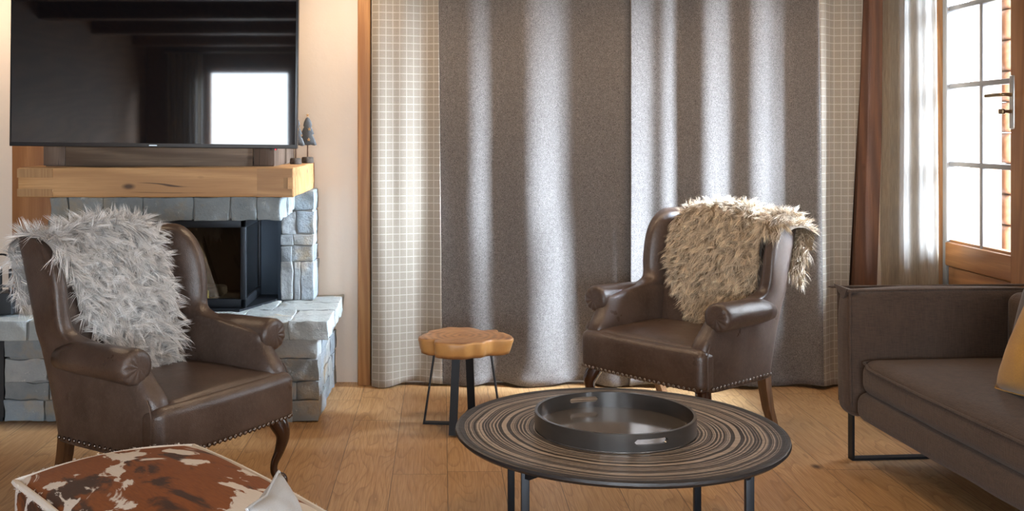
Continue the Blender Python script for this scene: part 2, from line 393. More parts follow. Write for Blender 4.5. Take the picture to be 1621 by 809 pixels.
# ------------------------------------------------------------------ room shell
YB = 5.79; XR = 2.65; XL = -3.75; YR = -3.0; XO = 3.35; ZC = 2.62
m = M(); box(m, XL-.15, XO+.15, YR-.15, YB+.15, -.12, 0); struct('floor', m, MAT_FLOOR, 'light brown oak board floor')
m = M(); box(m, XL-.15, XO+.15, YR-.15, YB+.15, ZC, ZC+.15)
for k in range(6): box(m, XL, XO, -2.6+k*1.45, -2.42+k*1.45, ZC-.16, ZC+.01)
struct('ceiling', m, MAT_CEIL, 'dark timber ceiling with beams')
m = M(); box(m, XL-.15, XR, YB, YB+.12, 0, ZC); struct('wall_back', m, MAT_PLASTER, 'warm cream plaster wall beside the fireplace')
m = M(); box(m, XL-.15, XL, YR, YB, 0, ZC); struct('wall_left', m, MAT_CEIL, 'dark timber side wall left of the fireplace')
m = M(); DY0, DY1, DZT = 4.62, 5.56, 2.48
box(m, XR, XR+.02, DY1, YB, 0, ZC); box(m, XR, XR+.15, DY0, DY1, DZT, ZC); box(m, XR, XR+.15, 4.50, DY0, 0, ZC)
box(m, XR+.15, XO+.15, 4.50, 4.62, 0, ZC); 
W3_FILL = (-2.4, -.4, .7, 2.3)  # unseen side window, added to bring fill light from the right
box(m, XO, XO+.15, YR, W3_FILL[0], 0, ZC); box(m, XO, XO+.15, W3_FILL[1], 4.50, 0, ZC); box(m, XO, XO+.15, W3_FILL[0], W3_FILL[1], 0, W3_FILL[2]); box(m, XO, XO+.15, W3_FILL[0], W3_FILL[1], W3_FILL[3], ZC)
struct('wall_right', m, MAT_PLASTER, 'plaster wall around the glazed door')
m = M(); W1 = (-3.0, -1.9, .25, 2.22); W2_FILL = (-1.0, 1.6, .45, 2.25)  # second, wider rear window is unseen and added for frontal fill
yy = (YR-.15, YR)
box(m, XL-.15, W1[0], *yy, 0, ZC); box(m, W1[1], W2_FILL[0], *yy, 0, ZC); box(m, W2_FILL[1], XO+.15, *yy, 0, ZC)
for W in (W1, W2_FILL): box(m, W[0], W[1], *yy, 0, W[2]); box(m, W[0], W[1], *yy, W[3], ZC)
struct('wall_rear', m, MAT_CEIL, 'dark timber wall behind the viewer with a window and an added fill window')
for i, W in enumerate((W1, W2_FILL)):
    m = M(); a, b, c_, d = W; fw = .06
    for bx in ((a, a+fw, c_, d), (b-fw, b, c_, d), (a, b, c_, c_+fw), (a, b, d-fw, d)): box(m, bx[0], bx[1], YR-.10, YR-.04, bx[2], bx[3])
    if i == 1: box(m, (a+b)/2-.04, (a+b)/2+.04, YR-.10, YR-.04, c_, d)
    fo = struct('window_%d' % (i+1), m, MAT_DOOR, 'timber framed window behind the viewer, the wider of the pair added for fill light')
    m = M(); box(m, a+.02, b-.02, YR-.075, YR-.07, c_+.02, d-.02); build('pane', m, MAT_PANE, fo, False)
m = M(); a, b, c_, d = W3_FILL; fw = .06
for bx in ((a, a+fw, c_, d), (b-fw, b, c_, d), (a, b, c_, c_+fw), (a, b, d-fw, d), ((a+b)/2-.04, (a+b)/2+.04, c_, d)): box(m, XO+.04, XO+.10, bx[0], bx[1], bx[2], bx[3])
fo = struct('window_3', m, MAT_DOOR, 'timber framed window added for fill light in the side wall behind the sofa')
m = M(); box(m, XO+.07, XO+.075, a+.02, b-.02, c_+.02, d-.02); build('pane', m, MAT_PANE, fo, False)
# posts
m = M(); rbox(m, ((PX(567,5.74)+PX(587,5.74))/2, 5.755, ZC/2), ((PX(587,5.74)-PX(567,5.74))/2, .05, ZC/2), .006, 2, 2)
struct('trim_1', m, MAT_PINE, 'orange pine post between the plaster wall and the left checked curtain', True)
m = M(); yp = 5.66
for z0, z1 in ((0, ZC),):
    v = []
    for z in (z0, z1):
        sh = (z-.54)/1.6*15.5/F*yp
        x0, x1 = PX(1352, yp)+sh, PX(1388, yp)+sh
        v += [(x0, yp, z), (x1, yp, z), (x1, YB, z), (x0, YB, z)]
    m.add(v, [(3,2,1,0),(4,5,6,7),(0,1,5,4),(1,2,6,5),(2,3,7,6),(3,0,4,7)])
struct('trim_2', m, MAT_DARKPOST, 'dark brown leaning timber post in the corner between curtains')
m = M(); rbox(m, (-2.26, 5.74, ZC/2), (.11, .06, ZC/2), .006, 2, 2)
struct('trim_3', m, MAT_SPRUCE, 'orange timber post on the wall left of the fireplace', True)

# ------------------------------------------------------------------ glazed door
def make_door():
    x0, x1 = XR+.015, XR+.085; d = None
    m = M()                                                       # outer frame
    box(m, XR-.02, XR+.10, 5.50, DY1, 0, DZT); box(m, XR-.02, XR+.10, DY0, 4.66, 0, DZT); box(m, XR-.02, XR+.10, DY0, DY1, 2.43, DZT)
    d = struct('door_1', m, MAT_DOOR, 'glazed timber terrace door with glazing bars and lever handle')
    m = M(); rbox(m, ((x0+x1)/2, 5.475, 1.215), (.035, .022, 1.21), .006, 2, 1); build('hinge_stile', m, MAT_GREYBAR, d)
    m = M(); rbox(m, ((x0+x1)/2-.005, 4.742, 1.215), (.042, .078, 1.21), .008, 2, 1); build('lock_stile', m, MAT_DOOR, d)
    m = M(); rbox(m, ((x0+x1)/2, 5.14, .76), (.037, .325, .062), .006, 2, 1); box(m, x0+.02, x1-.01, 4.82, 5.46, .815, .835); build('middle_rail', m, MAT_DOORH, d)
    m = M()
    for za, zb in ((.10, .38), (.385, .695)): rbox(m, ((x0+x1)/2+.005, 5.14, (za+zb)/2), (.028, .325, (zb-za)/2), .006, 2, 1)
    box(m, x0+.02, x1-.01, 4.82, 5.46, .01, .72); build('lower_panel', m, MAT_DOORH, d)
    m = M(); box(m, x0, x1, 4.82, 5.46, 2.36, 2.425); build('top_rail', m, MAT_DOORH, d)
    m = M()
    for z in (1.235, 1.645, 2.055): rbox(m, (XR+.05, 5.14, z), (.018, .325, .013), .004, 2, 1)
    rbox(m, (XR+.05, 5.137, 1.59), (.0178, .013, .77), .004, 2, 1)
    build('glazing_bars', m, MAT_GREYBAR, d)
    zs = (.825, 1.235, 1.645, 2.055, 2.37)
    for a, b in zip(zs[:-1], zs[1:]):
        for ya, yb in ((4.815, 5.137), (5.137, 5.46)):
            m = M(); box(m, XR+.048, XR+.052, ya, yb, a, b); build('pane', m, MAT_PANE, d, False)
    hp = 4.80; hz = PZ(150, 4.81)
    m = M(); rbox(m, (x0-.012, hp, hz-.035), (.006, .019, .125), .006, 2, 3); pl = build('handle_plate', m, MAT_NICKEL, d)
    m = M(); tube(m, smooth_path([(x0-.015, hp, hz), (x0-.05, hp, hz), (x0-.062, hp+.012, hz), (x0-.064, hp+.06, hz), (x0-.064, hp+.135, hz-.002)], 5), .0095, 10); build('lever', m, MAT_BRASS, pl)
    m = M(); tube(m, [(x0-.015, hp, hz-.078), (x0-.05, hp, hz-.078)], .009, 12); rbox(m, (x0-.055, hp+.012, hz-.078), (.008, .020, .013), .006, 2, 1); build('lock_cylinder', m, MAT_BRASS, pl)
make_door()
# what stands outside the door
m = M(); box(m, XO+.2, 9, 3.2, 9, -.2, -.1); box(m, XR+.15, XO+.2, 4.62, 9, -.2, -.1); struct('terrace', m, MAT_GROUND, 'pale terrace ground outside the glazed door')
m = M(); xw = PX(1553, 6.6)
for k in range(14): rbox(m, (xw+.165+.9, 6.74, .10+.2*k), (.9, .14, .098), .05, 2, 1)
rbox(m, (xw+.06, 6.66, 1.35), (.07, .07, 1.45), .01, 2, 1)
tag(build('log_wall', m, MAT_SIDING), 'sunlit pale orange log wall outside the glazed door', 'wall', kind='structure')

# ------------------------------------------------------------------ curtains
BUMPS = [(612,8,.55),(652,13,.75),(700,10,.15),(767,13,.62),(873,24,1.05),(985,8,.25),(1013,13,.85),(1062,10,.90),(1136,17,1.05),(1198,12,.85),(1229,15,1.1),(1306,9,1.6),(1343,7,.5)]
pxs = np.linspace(560, 1400, 1700); dx_m = (pxs[1]-pxs[0])*5.68/F
def fold_profile(phase):
    s = np.zeros_like(pxs)
    for c0, sg, a in BUMPS:
        s += 1.25*a*np.exp(-.5*np.abs((pxs-c0-phase*math.sin(c0*.7)*10)/(sg*1.35))**2.6)
    k = np.exp(-.5*(np.arange(-400, 401)*(pxs[1]-pxs[0])/48.)**2); k /= k.sum()
    s2 = s-np.convolve(np.pad(s, 400, 'edge'), k, 'valid')
    f = np.cumsum(s2)*dx_m
    k2 = np.exp(-.5*(np.arange(-500, 501)*(pxs[1]-pxs[0])/90.)**2); k2 /= k2.sum()
    return f-np.convolve(np.pad(f, 500, 'edge'), k2, 'valid')
F0, F1 = fold_profile(0.), fold_profile(1.)
def fold(px, z):
    tt = min(1, max(0, (1.1-z)/1.3)); am = 1.0-.12*tt
    return am*((1-tt)*np.interp(px, pxs, F0)+tt*np.interp(px, pxs, F1))
def curtain_panel(name, pa, pb, mat_, parent, yoff, lean_a=0., lean_b=0., zb=.006, nx=None):
    """pa..pb in photograph pixels at the curtain plane (Y 5.68); lean shifts the edge at floor level"""
    Yc = 5.68; nz = 60; nx = nx or int((pb-pa)/1.8); V = []; Fc = []; UV = []
    ul = 0
    for i in range(nx+1):
        for j in range(nz+1):
            z = zb+(2.50-zb)*j/nz; q = 1-z/2.14
            a = pa+lean_a*q; b = pb+lean_b*q; px = a+(b-a)*i/nx
            hem = max(0, 1-z/.16)**2
            y = Yc+yoff+fold(px, z)+.018*hem*math.sin(px*.09)+.004*mnoise.noise((px*.02, z*1.7, yoff*40))
            V.append(((px-CX)*Yc/F, y, z+(0.010*hem*(1+math.sin(px*.05)))))
            UV.append(((px-pa)*Yc/F*1.12, z))
    for i in range(nx):
        for j in range(nz):
            a = i*(nz+1)+j; Fc.append((a, a+nz+1, a+nz+2, a+1))
    mm = M(); mm.add(V, Fc); o = build(name, mm, mat_, parent, True, 180)
    uv = o.data.uv_layers.new(name='UVMap'); idx = np.empty(len(o.data.loops), dtype=np.int32); o.data.loops.foreach_get('vertex_index', idx)
    uv.data.foreach_set('uv', np.array(UV, dtype=np.float32)[idx].ravel())
    so = o.modifiers.new('thickness', 'SOLIDIFY'); so.thickness = .004; so.offset = 0
    return o
cl = tag(empty('curtain', (0, 0, 0)), 'left window curtain, dark grey wool with pale checked edge beside the pine post', 'curtain', 'window curtains on the back wall')
curtain_panel('checked_border', 589, 694.5, MAT_CHECK, cl, 0., 0, 6)
curtain_panel('wool_panel', 694.5, 998, MAT_WOOL, cl, 0.004, 6, 0)
cr = tag(empty('curtain', (0, 0, 0)), 'right window curtain, dark grey wool with pale checked edge behind the corner armchair', 'curtain', 'window curtains on the back wall')
curtain_panel('wool_panel', 995, 1288, MAT_WOOL, cr, -.028, 0, 8)
curtain_panel('checked_border', 1288, 1368, MAT_CHECK, cr, -.028, 8, -32)
m = M(); tube(m, [(-.42, 5.70, 2.52), (2.40, 5.70, 2.52)], .014, 10)
for k in range(5): tube(m, [(-.3+.65*k, 5.70, 2.52), (-.3+.65*k, 5.70, ZC)], .008, 8)
tag(build('curtain_rail', m, MAT_BLACK), 'black rail carrying the two grey window curtains', 'curtain rail')
# linen curtain drawn to the corner beside the door
m = M(); V = []; Fc = []; n = 90; nz = 50
P0, P1 = Vector((2.445, 5.64)), Vector((2.585, 5.34))
for i in range(n+1):
    u = i/n
    for j in range(nz+1):
        z = .01+2.45*j/nz; q = 1-z/2.14
        base = P0.lerp(P1, u); nrm = Vector((-.9, -.43))
        am = .028*math.sin(u*PI*4.6+.4+.25*math.sin(z*1.3))*(1-.35*u)+.004*math.sin(u*PI*15+z*.5)
        pinch = -.02*math.exp(-((z-.95)/.25)**2)*(1-u)
        p = base+nrm*(am+.03)
        V.append((p.x+pinch*.4-.012*q*(1-u)+.018*q*u, p.y, z))
for i in range(n):
    for j in range(nz):
        a = i*(nz+1)+j; Fc.append((a, a+nz+1, a+nz+2, a+1))
m.add(V, Fc); o = build('curtain', m, MAT_LINEN, None, True, 180)
so = o.modifiers.new('thickness', 'SOLIDIFY'); so.thickness = .004; so.offset = 0
tag(o, 'narrow beige linen curtain gathered beside the glazed door, glowing at its edge', 'curtain')
m = M(); tube(m, [(2.44, 5.66, 2.47), (2.60, 5.30, 2.47)], .010, 8); tube(m, [(2.44, 5.66, 2.47), (2.44, 5.66, ZC)], .007, 8); tube(m, [(2.60, 5.30, 2.47), (2.60, 5.30, ZC)], .007, 8)
tag(build('curtain_rail', m, MAT_BLACK), 'short black rail above the beige linen curtain', 'curtain rail')

m = M(); V = []; Fc = []
for i in range(61):
    for z in (.02, 1.2, 2.4): V.append((-3.46+.44*i/60, YR+.07+.025*math.sin(i*.62), z))
for i in range(60):
    for j in range(2): Fc.append((i*3+j, i*3+j+3, i*3+j+4, i*3+j+1))
m.add(V, Fc); tube(m, [(-3.5, YR+.07, 2.41), (-1.7, YR+.07, 2.41)], .012, 8); o = build('curtain', m, MAT_LINEN, None, True, 180)
tag(o, 'pale curtain beside the rear window, seen only mirrored in the television', 'curtain')

# ------------------------------------------------------------------ fireplace
fp = tag(empty('fireplace', (-1.35, 5.2, 0)), 'stone corner-glass fireplace with thick oak mantel beam and raised hearth', 'fireplace')
T0 = Matrix.Translation((1.35, -5.2, 0))                 # world -> fireplace frame
def stone(m, x0, x1, y0, y1, z0, z1, seed, r=.012, rough=.010, tone=None):
    g = .0028
    if tone is None:
        b = random.uniform(.62, 1.05); wv = random.uniform(-.05, .09); tone = (b*(1+wv), b, b*(1-wv))
    def fn(p):
        q = p*4.+Vector((seed*3.1, seed*1.7, seed))
        d = Vector((mnoise.noise(q), mnoise.noise(q+Vector((9, 0, 0))), mnoise.noise(q+Vector((0, 9, 0)))))
        q2 = p*16.+Vector((seed, seed*2.3, 0))
        d2 = Vector((mnoise.noise(q2), mnoise.noise(q2+Vector((5, 0, 0))), mnoise.noise(q2+Vector((0, 5, 0)))))
        return p+d*rough*.75+d2*rough*.85
    c = ((x0+x1)/2, (y0+y1)/2, (z0+z1)/2); h = ((x1-x0)/2-g, (y1-y0)/2-g, (z1-z0)/2-g)
    rbox(m, c, h, r*.3, 2, 9, fn, 0, tone, T0)
def row_x(m, xa, xb, y0, y1, z0, z1, wmin, wmax, seed):
    x = xa
    while x < xb-.001:
        wd = random.uniform(wmin, wmax)
        if xb-(x+wd) < wmin*.7: wd = xb-x
        stone(m, x, x+wd, y0+random.uniform(-.008, .006), y1, z0, z1, seed+x*10); x += wd
def row_y(m, ya, yb, x0, x1, z0, z1, wmin, wmax, seed):
    y = ya
    while y < yb-.001:
        wd = random.uniform(wmin, wmax)
        if yb-(y+wd) < wmin*.7: wd = yb-y
        stone(m, x0, x1+random.uniform(-.006, .008), y, y+wd, z0, z1, seed+y*10); y += wd
m = M(); zz = [0, .105, .195, .305, .405]
for a, b in zip(zz[:-1], zz[1:]):
    row_x(m, -2.12, -.595, 4.99, 5.12, a, b, .13, .34, 3+a*70)
    row_y(m, 5.12, 5.772, -.72, -.595, a, b, .14, .28, 40+a*70)
    row_y(m, 5.12, 5.772, -2.12, -2.0, a, b, .16, .3, 90+a*70)
box(m, -2.10, -.615, 5.012, 5.78, 0, .40, 1, T=T0)
build('hearth_base', m, [MAT_STONE, MAT_MORTAR], fp)
m = M(); xs = [-2.55, -2.28, -1.98, -1.62, -1.26, -.98, -.735, -.545]
for k, (a, b) in enumerate(zip(xs[:-1], xs[1:])):
    wt = random.uniform(.95, 1.2)
    stone(m, a, b, 4.93, 5.26, .405, .500, 200+k*7, .014, .009, (wt*1.03, wt, wt*.93))
for k, (a, b) in enumerate(((5.26, 5.5), (5.5, 5.772))):
    for x0, x1 in ((-.86, -.545), (-1.2, -.86), (-2.2, -1.9), (-2.55, -2.2)):
        wt = random.uniform(.95, 1.2); stone(m, x0, x1, a, b, .405, .497, 260+k*9+x0, .014, .009, (wt*1.03, wt, wt*.93))
box(m, -2.50, -.565, 4.95, 5.78, .41, .485, 1, T=T0)
build('hearth_slab', m, [MAT_STONE, MAT_MORTAR], fp)
m = M(); box(m, -2.55, -2.125, 5.35, 5.37, .02, .405, T=T0); box(m, -2.55, -2.13, 5.0, 5.36, .0, .02, T=T0); box(m, -2.15, -2.125, 5.0, 5.36, .02, .405, T=T0)
build('log_niche', m, MAT_BLACKM, fp, False)
m = M(); rows = [(.495, .703, [(-.87, -.80), (-.80, -.763), (-.763, -.69)]), (.703, .79, [(-.87, -.81), (-.81, -.69)]), (.79, .853, [(-.87, -.80), (-.80, -.69)]), (.853, .975, [(-.87, -.785), (-.785, -.69)]), (.975, 1.088, [(-.80, -.69), (-.90, -.80)])]
for k, (a, b, ws) in enumerate(rows):
    for x0, x1 in ws: stone(m, x0, x1, 5.55+random.uniform(-.008, .008), 5.772, a, b, 300+k*5+x0*9, .012, .008)
box(m, -.86, -.70, 5.565, 5.78, .49, 1.08, 1, T=T0); build('stone_pillar', m, [MAT_STONE, MAT_MORTAR], fp)
m = M()
for k, (a, b) in enumerate(((.495, .64), (.64, .80), (.80, .967))):
    stone(m, -1.96, -1.80, 5.12, 5.45, a, b, 330+k); stone(m, -1.96, -1.80, 5.45, 5.772, a, b, 340+k)
box(m, -1.95, -1.81, 5.135, 5.78, .49, .967, 1, T=T0); build('stone_pillar', m, [MAT_STONE, MAT_MORTAR], fp)
m = M(); jx = [PX(p, 5.05) for p in (78, 107, 163, 225, 306, 364, 407, 445)]
for k, (a, b) in enumerate(zip(jx[:-1], jx[1:])):
    bb = random.uniform(.72, .9); stone(m, a, b, 5.05+random.uniform(-.006, .006), 5.27, .967, 1.088, 400+k*3, .016, .010, (bb, bb*1.02, bb*1.0))
stone(m, -.965, jx[-1], 5.27, 5.46, .975, 1.088, 430, .016, .010, (.8, .82, .8)); stone(m, -.965, jx[-1]+.0, 5.46, 5.60, .985, 1.088, 433, .016, .010, (.8, .82, .8))
box(m, -1.90, -.83, 5.07, 5.25, .98, 1.08, 1, T=T0); box(m, -1.9, -.88, 5.25, 5.78, 1.0, 1.085, 1, T=T0)
build('stone_lintel', m, [MAT_STONE, MAT_MORTAR], fp)
# firebox with corner glass
fb = M(); fx0, fx1, fy0, fy1, fz0, fz1 = -1.80, -1.003, 5.25, 5.70, .512, .965
box(fb, fx0, fx1, fy0, fy1, fz0-.012, fz0+.012, T=T0)
rbox(fb, ((fx0+fx1)/2, fy0+.012, fz0+.020), ((fx1-fx0)/2+.004, .018, .022), .004, 2, 1, T=T0)
rbox(fb, ((fx0+fx1)/2, fy0+.012, .938), ((fx1-fx0)/2+.004, .018, .022), .004, 2, 1, T=T0)
rbox(fb, (fx1-.010, fy0+.012, .73), (.014, .018, .225), .004, 2, 1, T=T0)
rbox(fb, (fx0+.012, fy0+.012, .73), (.014, .018, .225), .004, 2, 1, T=T0)
rbox(fb, (fx1-.010, (fy0+fy1)/2, fz0+.020), (.014, (fy1-fy0)/2, .022), .004, 2, 1, T=T0)
rbox(fb, (fx1-.010, (fy0+fy1)/2, .938), (.014, (fy1-fy0)/2, .022), .004, 2, 1, T=T0)
rbox(fb, (fx1-.010, fy1-.012, .73), (.014, .018, .225), .004, 2, 1, T=T0)
firebox = build('firebox', fb, MAT_BLACK, fp)
m = M(); box(m, fx0, fx1-.02, fy1-.03, fy1, fz0, fz1, T=T0); box(m, fx0, fx0+.02, fy0+.03, fy1, fz0, fz1, T=T0); box(m, fx0, fx1, fy0+.03, fy1, .955, .965, T=T0); box(m, fx0, fx1-.02, fy0+.03, fy1, fz0+.012, fz0+.02, T=T0)
for k in range(4): rbox(m, (-1.40+random.uniform(-.05, .05), 5.48+.02*k, fz0+.045), (.2, .03, .028), .02, 2, 1, T=T0)
build('fire_lining', m, MAT_FIREDARK, firebox)
m = M(); box(m, fx0+.02, fx1-.02, fy0+.004, fy0+.008, fz0+.035, .922, T=T0); build('front_glass', m, MAT_FIREGLASS, firebox, False)
m = M(); box(m, fx1-.008, fx1-.004, fy0+.025, fy1-.025, fz0+.035, .922, T=T0); build('side_glass', m, MAT_FIREGLASS, firebox, False)
m = M(); box(m, -1.0, -.868, 5.69, 5.71, .495, .985, T=T0); box(m, -.885, -.868, 5.56, 5.70, .495, .985, T=T0); build('steel_panel', m, MAT_STEELPANEL, fp, False)
m = M(); v = [(-1.82, 5.19, 0), (-1.02, 5.19, 0), (-.89, 5.52, 0), (-.89, 5.70, 0), (-1.82, 5.70, 0)]
V = [(a, b, .498) for a, b, _ in v]+[(a, b, .508) for a, b, _ in v]
m.add(V, [(4,3,2,1,0), (5,6,7,8,9)]+[(i, (i+1) % 5, 5+(i+1) % 5, 5+i) for i in range(5)], T=T0); build('steel_hearth_plate', m, MAT_BLACK, fp, False)
# mantel with its corner joints
def rough(amp, fr):
    def fn(p): return p+Vector((mnoise.noise(p*fr), mnoise.noise(p*fr+Vector((7, 1, 0))), mnoise.noise(p*fr+Vector((0, 7, 3)))))*amp
    return fn
m = M(); mx0, mx1, my0, mz0, mz1 = -2.045, -.715, 4.97, 1.088, 1.232
rbox(m, ((mx0+mx1)/2, (my0+5.772)/2, (mz0+mz1)/2), ((mx1-mx0)/2, (5.772-my0)/2, (mz1-mz0)/2), .007, 2, 14, rough(.0035, 7), T=T0)
zt, zb = PZ(281, my0), PZ(299, my0)
for xa, xb in ((mx0-.001, PX(84, my0)), (PX(407, my0), PX(463, my0))):
    mi = 1 if xa < -1.5 else 2
    for za, zc in ((zt, mz1-.005), (mz0+.005, zb)): box(m, xa, xb, my0-.0055, my0+.02, za, zc, mi, T=T0)
box(m, PX(407, my0), PX(449, my0), my0-.0035, my0+.02, zb, zt, 2, T=T0)
box(m, PX(449, my0), PX(456, my0), my0-.0045, my0+.02, zb, zt, 1, T=T0)
build('mantel_beam', m, [MAT_BEAM, MAT_ENDGRAIN, MAT_TENON], fp)
# clad chimney breast behind the television
hx0, hx1, hy = -1.98, -.83, 5.12
m = M(); box(m, hx0+.008, hx1-.008, hy+.012, 5.772, mz1-.003, ZC-.005, 0, T=T0)
zc = mz1-.002; k = 0
while zc < ZC-.01:
    zh = min(random.uniform(.16, .24), ZC-.006-zc)
    rbox(m, ((hx0+hx1)/2, hy+.012, zc+zh/2), ((hx1-hx0)/2-.11, .012, zh/2-.002), .003, 1, 2, T=T0); zc += zh
build('chimney_cladding', m, MAT_OLDWOOD, fp)
m = M()
for xa, xb in ((hx0, hx0+.11), (hx1-.105, hx1)):
    m = M(); rbox(m, ((xa+xb)/2, hy+.012, (mz1+ZC)/2), ((xb-xa)/2-.001, .016, (ZC-mz1)/2-.004), .004, 1, 2, T=T0); build('cladding_stile', m, MAT_OLDWOODZ, fp)
m = M()
rbox(m, (hx1-.01, 5.64, (mz1+ZC)/2), (.012, .14, (ZC-mz1)/2-.004), .004, 1, 2, T=T0); rbox(m, (hx1-.01, 5.30, (mz1+ZC)/2), (.008, .16, (ZC-mz1)/2-.004), .004, 1, 2, T=T0)
build('cladding_side', m, MAT_OLDWOODZ, fp)
m = M(); box(m, -1.315, -1.245, 5.275, 5.31, fz0+.03, fz0+.080)
o = build('kindling_packet', m, MAT_YELLOW, None, False); o.location = (0.04, .02, -.006)
tag(o, 'small yellow-green packet lying behind the fireplace glass', 'packet')

# ------------------------------------------------------------------ television
tx0, tx1, tyf = PX(14.5, 5.03), PX(470, 5.03), 5.03
tw, th = tx1-tx0, .82
tv = tag(empty('television', ((tx0+tx1)/2, tyf, PZ(233.5, tyf))), 'large black flat-screen television hung above the oak mantel', 'television')
tv.rotation_euler = (0, math.radians(.6), 0)
m = M(); rbox(m, (0, .022, th/2), (tw/2, .022, th/2), .004, 2, 2); rbox(m, (0, .05, th/2-.05), (.30, .018, .2), .01, 2, 1); build('casing', m, MAT_BEZEL, tv)
m = M(); bz = .010; box(m, -tw/2+bz, tw/2-bz, -.0012, .004, .020, th-bz); build('screen', m, MAT_SCREEN, tv, False)
m = M(); box(m, -.019, .019, -.0022, .002, .0075, .0125); build('logo_plate', m, MAT_LOGO, tv, False)
m = M(); rbox(m, (tw/2-.115, .012, -.003), (.018, .008, .004), .002, 1, 1); sb = build('sensor_housing', m, MAT_BEZEL, tv)
m = M(); box(m, tw/2-.108, tw/2-.101, .002, .006, -.006, -.001); build('standby_light', m, MAT_LED, sb, False)
m = M(); box(m, -.2, .2, .06, .086, th/2-.25, th/2+.1); build('wall_bracket', m, MAT_BLACKM, tv, False)

# ------------------------------------------------------------------ felt trees on the mantel, fire tools
def felt_tree(loc, sc, label):
    o = tag(empty('felt_tree', loc), label, 'ornament', 'felt trees on the mantel')
    m = M(); lathe(m, [(.031*sc, 0), (.033*sc, .006), (.031*sc, .030*sc), (.028*sc, .033*sc)], seg=14); build('stump_base', m, MAT_BARK, o)
    m = M(); tube(m, [(0, 0, .02), (.001, 0, .12)], .0045, 8); build('stem', m, MAT_REARLEG, o)
    # three scalloped tiers, quilted flat cushion
    half = [(0, .252), (.010, .246), (.020, .226), (.024, .208), (.016, .204), (.026, .186), (.034, .166), (.036, .158), (.026, .154), (.038, .134), (.048, .108), (.050, .098), (.036, .095), (.018, .099), (0, .096)]
    ol = half+[(-a, b) for a, b in reversed(half[1:-1])]
    m = M(); c = np.array([0, .16]); loops = []
    for s_, y in ((.72, -.013), (.93, -.010), (1., 0), (.93, .010), (.72, .013)): loops.append([(c[0]+(a-c[0])*s_*sc, y, (c[1]+(b-c[1])*s_)) for a, b in ol])
    loft(m, loops); build('felt_crown', m, MAT_FELT, o, True, 60)
    for sx, sz in ((.012, .186), (.008, .128), (0, .262)):
        m = M(); pts = []
        for k in range(10):
            rr = .0105 if k % 2 == 0 else .0048; a = PI/2+k*PI/5; pts.append((sx+rr*math.cos(a), sz+rr*math.sin(a)))
        loft(m, [[(a, -.019 if sz < .25 else -.004, b) for a, b in pts], [(a, -.013 if sz < .25 else .004, b) for a, b in pts]]); build('wooden_star', m, MAT_TENON, o, False)
    return o
felt_tree((PX(487, 5.66), 5.66, 1.2335), 1., 'grey felt tree on a stick in front of the plaster wall, right one on mantel')
felt_tree((-.775, 5.46, 1.2335), .95, 'grey felt tree half hidden behind the television edge on the mantel')
ft = tag(empty('fire_tool_set', (-2.19, 5.13, .503)), 'black fire tool set with hoop handle standing on the hearth at left', 'fire tools')
m = M()
rbox(m, (0, 0, .055), (.075, .06, .055), .008, 2, 1); build('base_box', m, MAT_BLACKM, ft)
m = M(); tube(m, smooth_path([(-.07, 0, .10), (-.075, 0, .2), (-.045, 0, .275), (0, 0, .292), (.045, 0, .275), (.072, 0, .235), (.078, 0, .19), (.075, 0, .1)], 5), .005, 8); build('hoop_handle', m, MAT_BLACKM, ft)
m = M(); box(m, -.07, .07, -.004, .004, .128, .140); tube(m, [(-.068, 0, .1), (-.068, 0, .135)], .006); tube(m, [(.068, 0, .1), (.068, 0, .135)], .006); build('cross_bar', m, MAT_BLACKM, ft)
for x in (-.045, .003, .05):
    m = M(); tube(m, [(x, -.02, .10), (x, -.02, .222)], .0075, 10); hdl = build('tool_handle', m, MAT_BLACKM, ft)
    m = M(); tube(m, [(x, -.02, .222), (x, -.02, .234)], .0085, 10); build('steel_cap', m, MAT_CHROME, hdl)

# ------------------------------------------------------------------ wing armchair
def yrear(z): return .26+.235*(z-.27)/.73
def side_panel(sx):
    keys = [(.262, -.250, .095, 0), (.285, -.262, .098, 0), (.34, -.266, .108, 0), (.42, -.268, .116, 0), (.47, -.258, .118, 0), (.52, -.215, .110, 0), (.565, -.182, .10, 0), (.60, -.165, .09, 0),
            (.622, -.02, .08, .0), (.642, .12, .082, .2), (.68, .158, .084, .7), (.74, .160, .084, 1), (.82, .162, .084, 1), (.88, .172, .084, 1), (.93, .192, .082, .9), (.965, .220, .078, .7), (.988, .252, .068, .5), (1.000, .285, .045, .3), (1.004, .32, .02, .2)]
    loops = []
    for z, yf, th, fl in smooth_path(keys, 3):
        yf += .075*max(0, min(1, (z-.62)/.04))*(z-.27)/.73
        yr = yrear(z)-(.012 if z > .985 else 0); yc, a = (yf+yr)/2, (yr-yf)/2; h = th/2
        xo = .360-.004*max(0, z-.6); lp = []
        for k in range(36):
            ph = 2*PI*k/36; cy, sn = math.cos(ph), math.sin(ph)
            e = .42 if cy > 0 else .60
            y = yc+a*sgnp(cy, e if cy > 0 else .5); x = xo-h+h*sgnp(sn, .5)
            fwd = max(0, (yc+.3*a-y)/(1.3*a))
            x += .030*fl*fwd**1.5+ (.010*fl*fwd if sn < 0 else 0)
            lp.append((sx*x, y, z))
        loops.append(lp if sx > 0 else lp[::-1])
    m = M(); loft(m, loops); return m
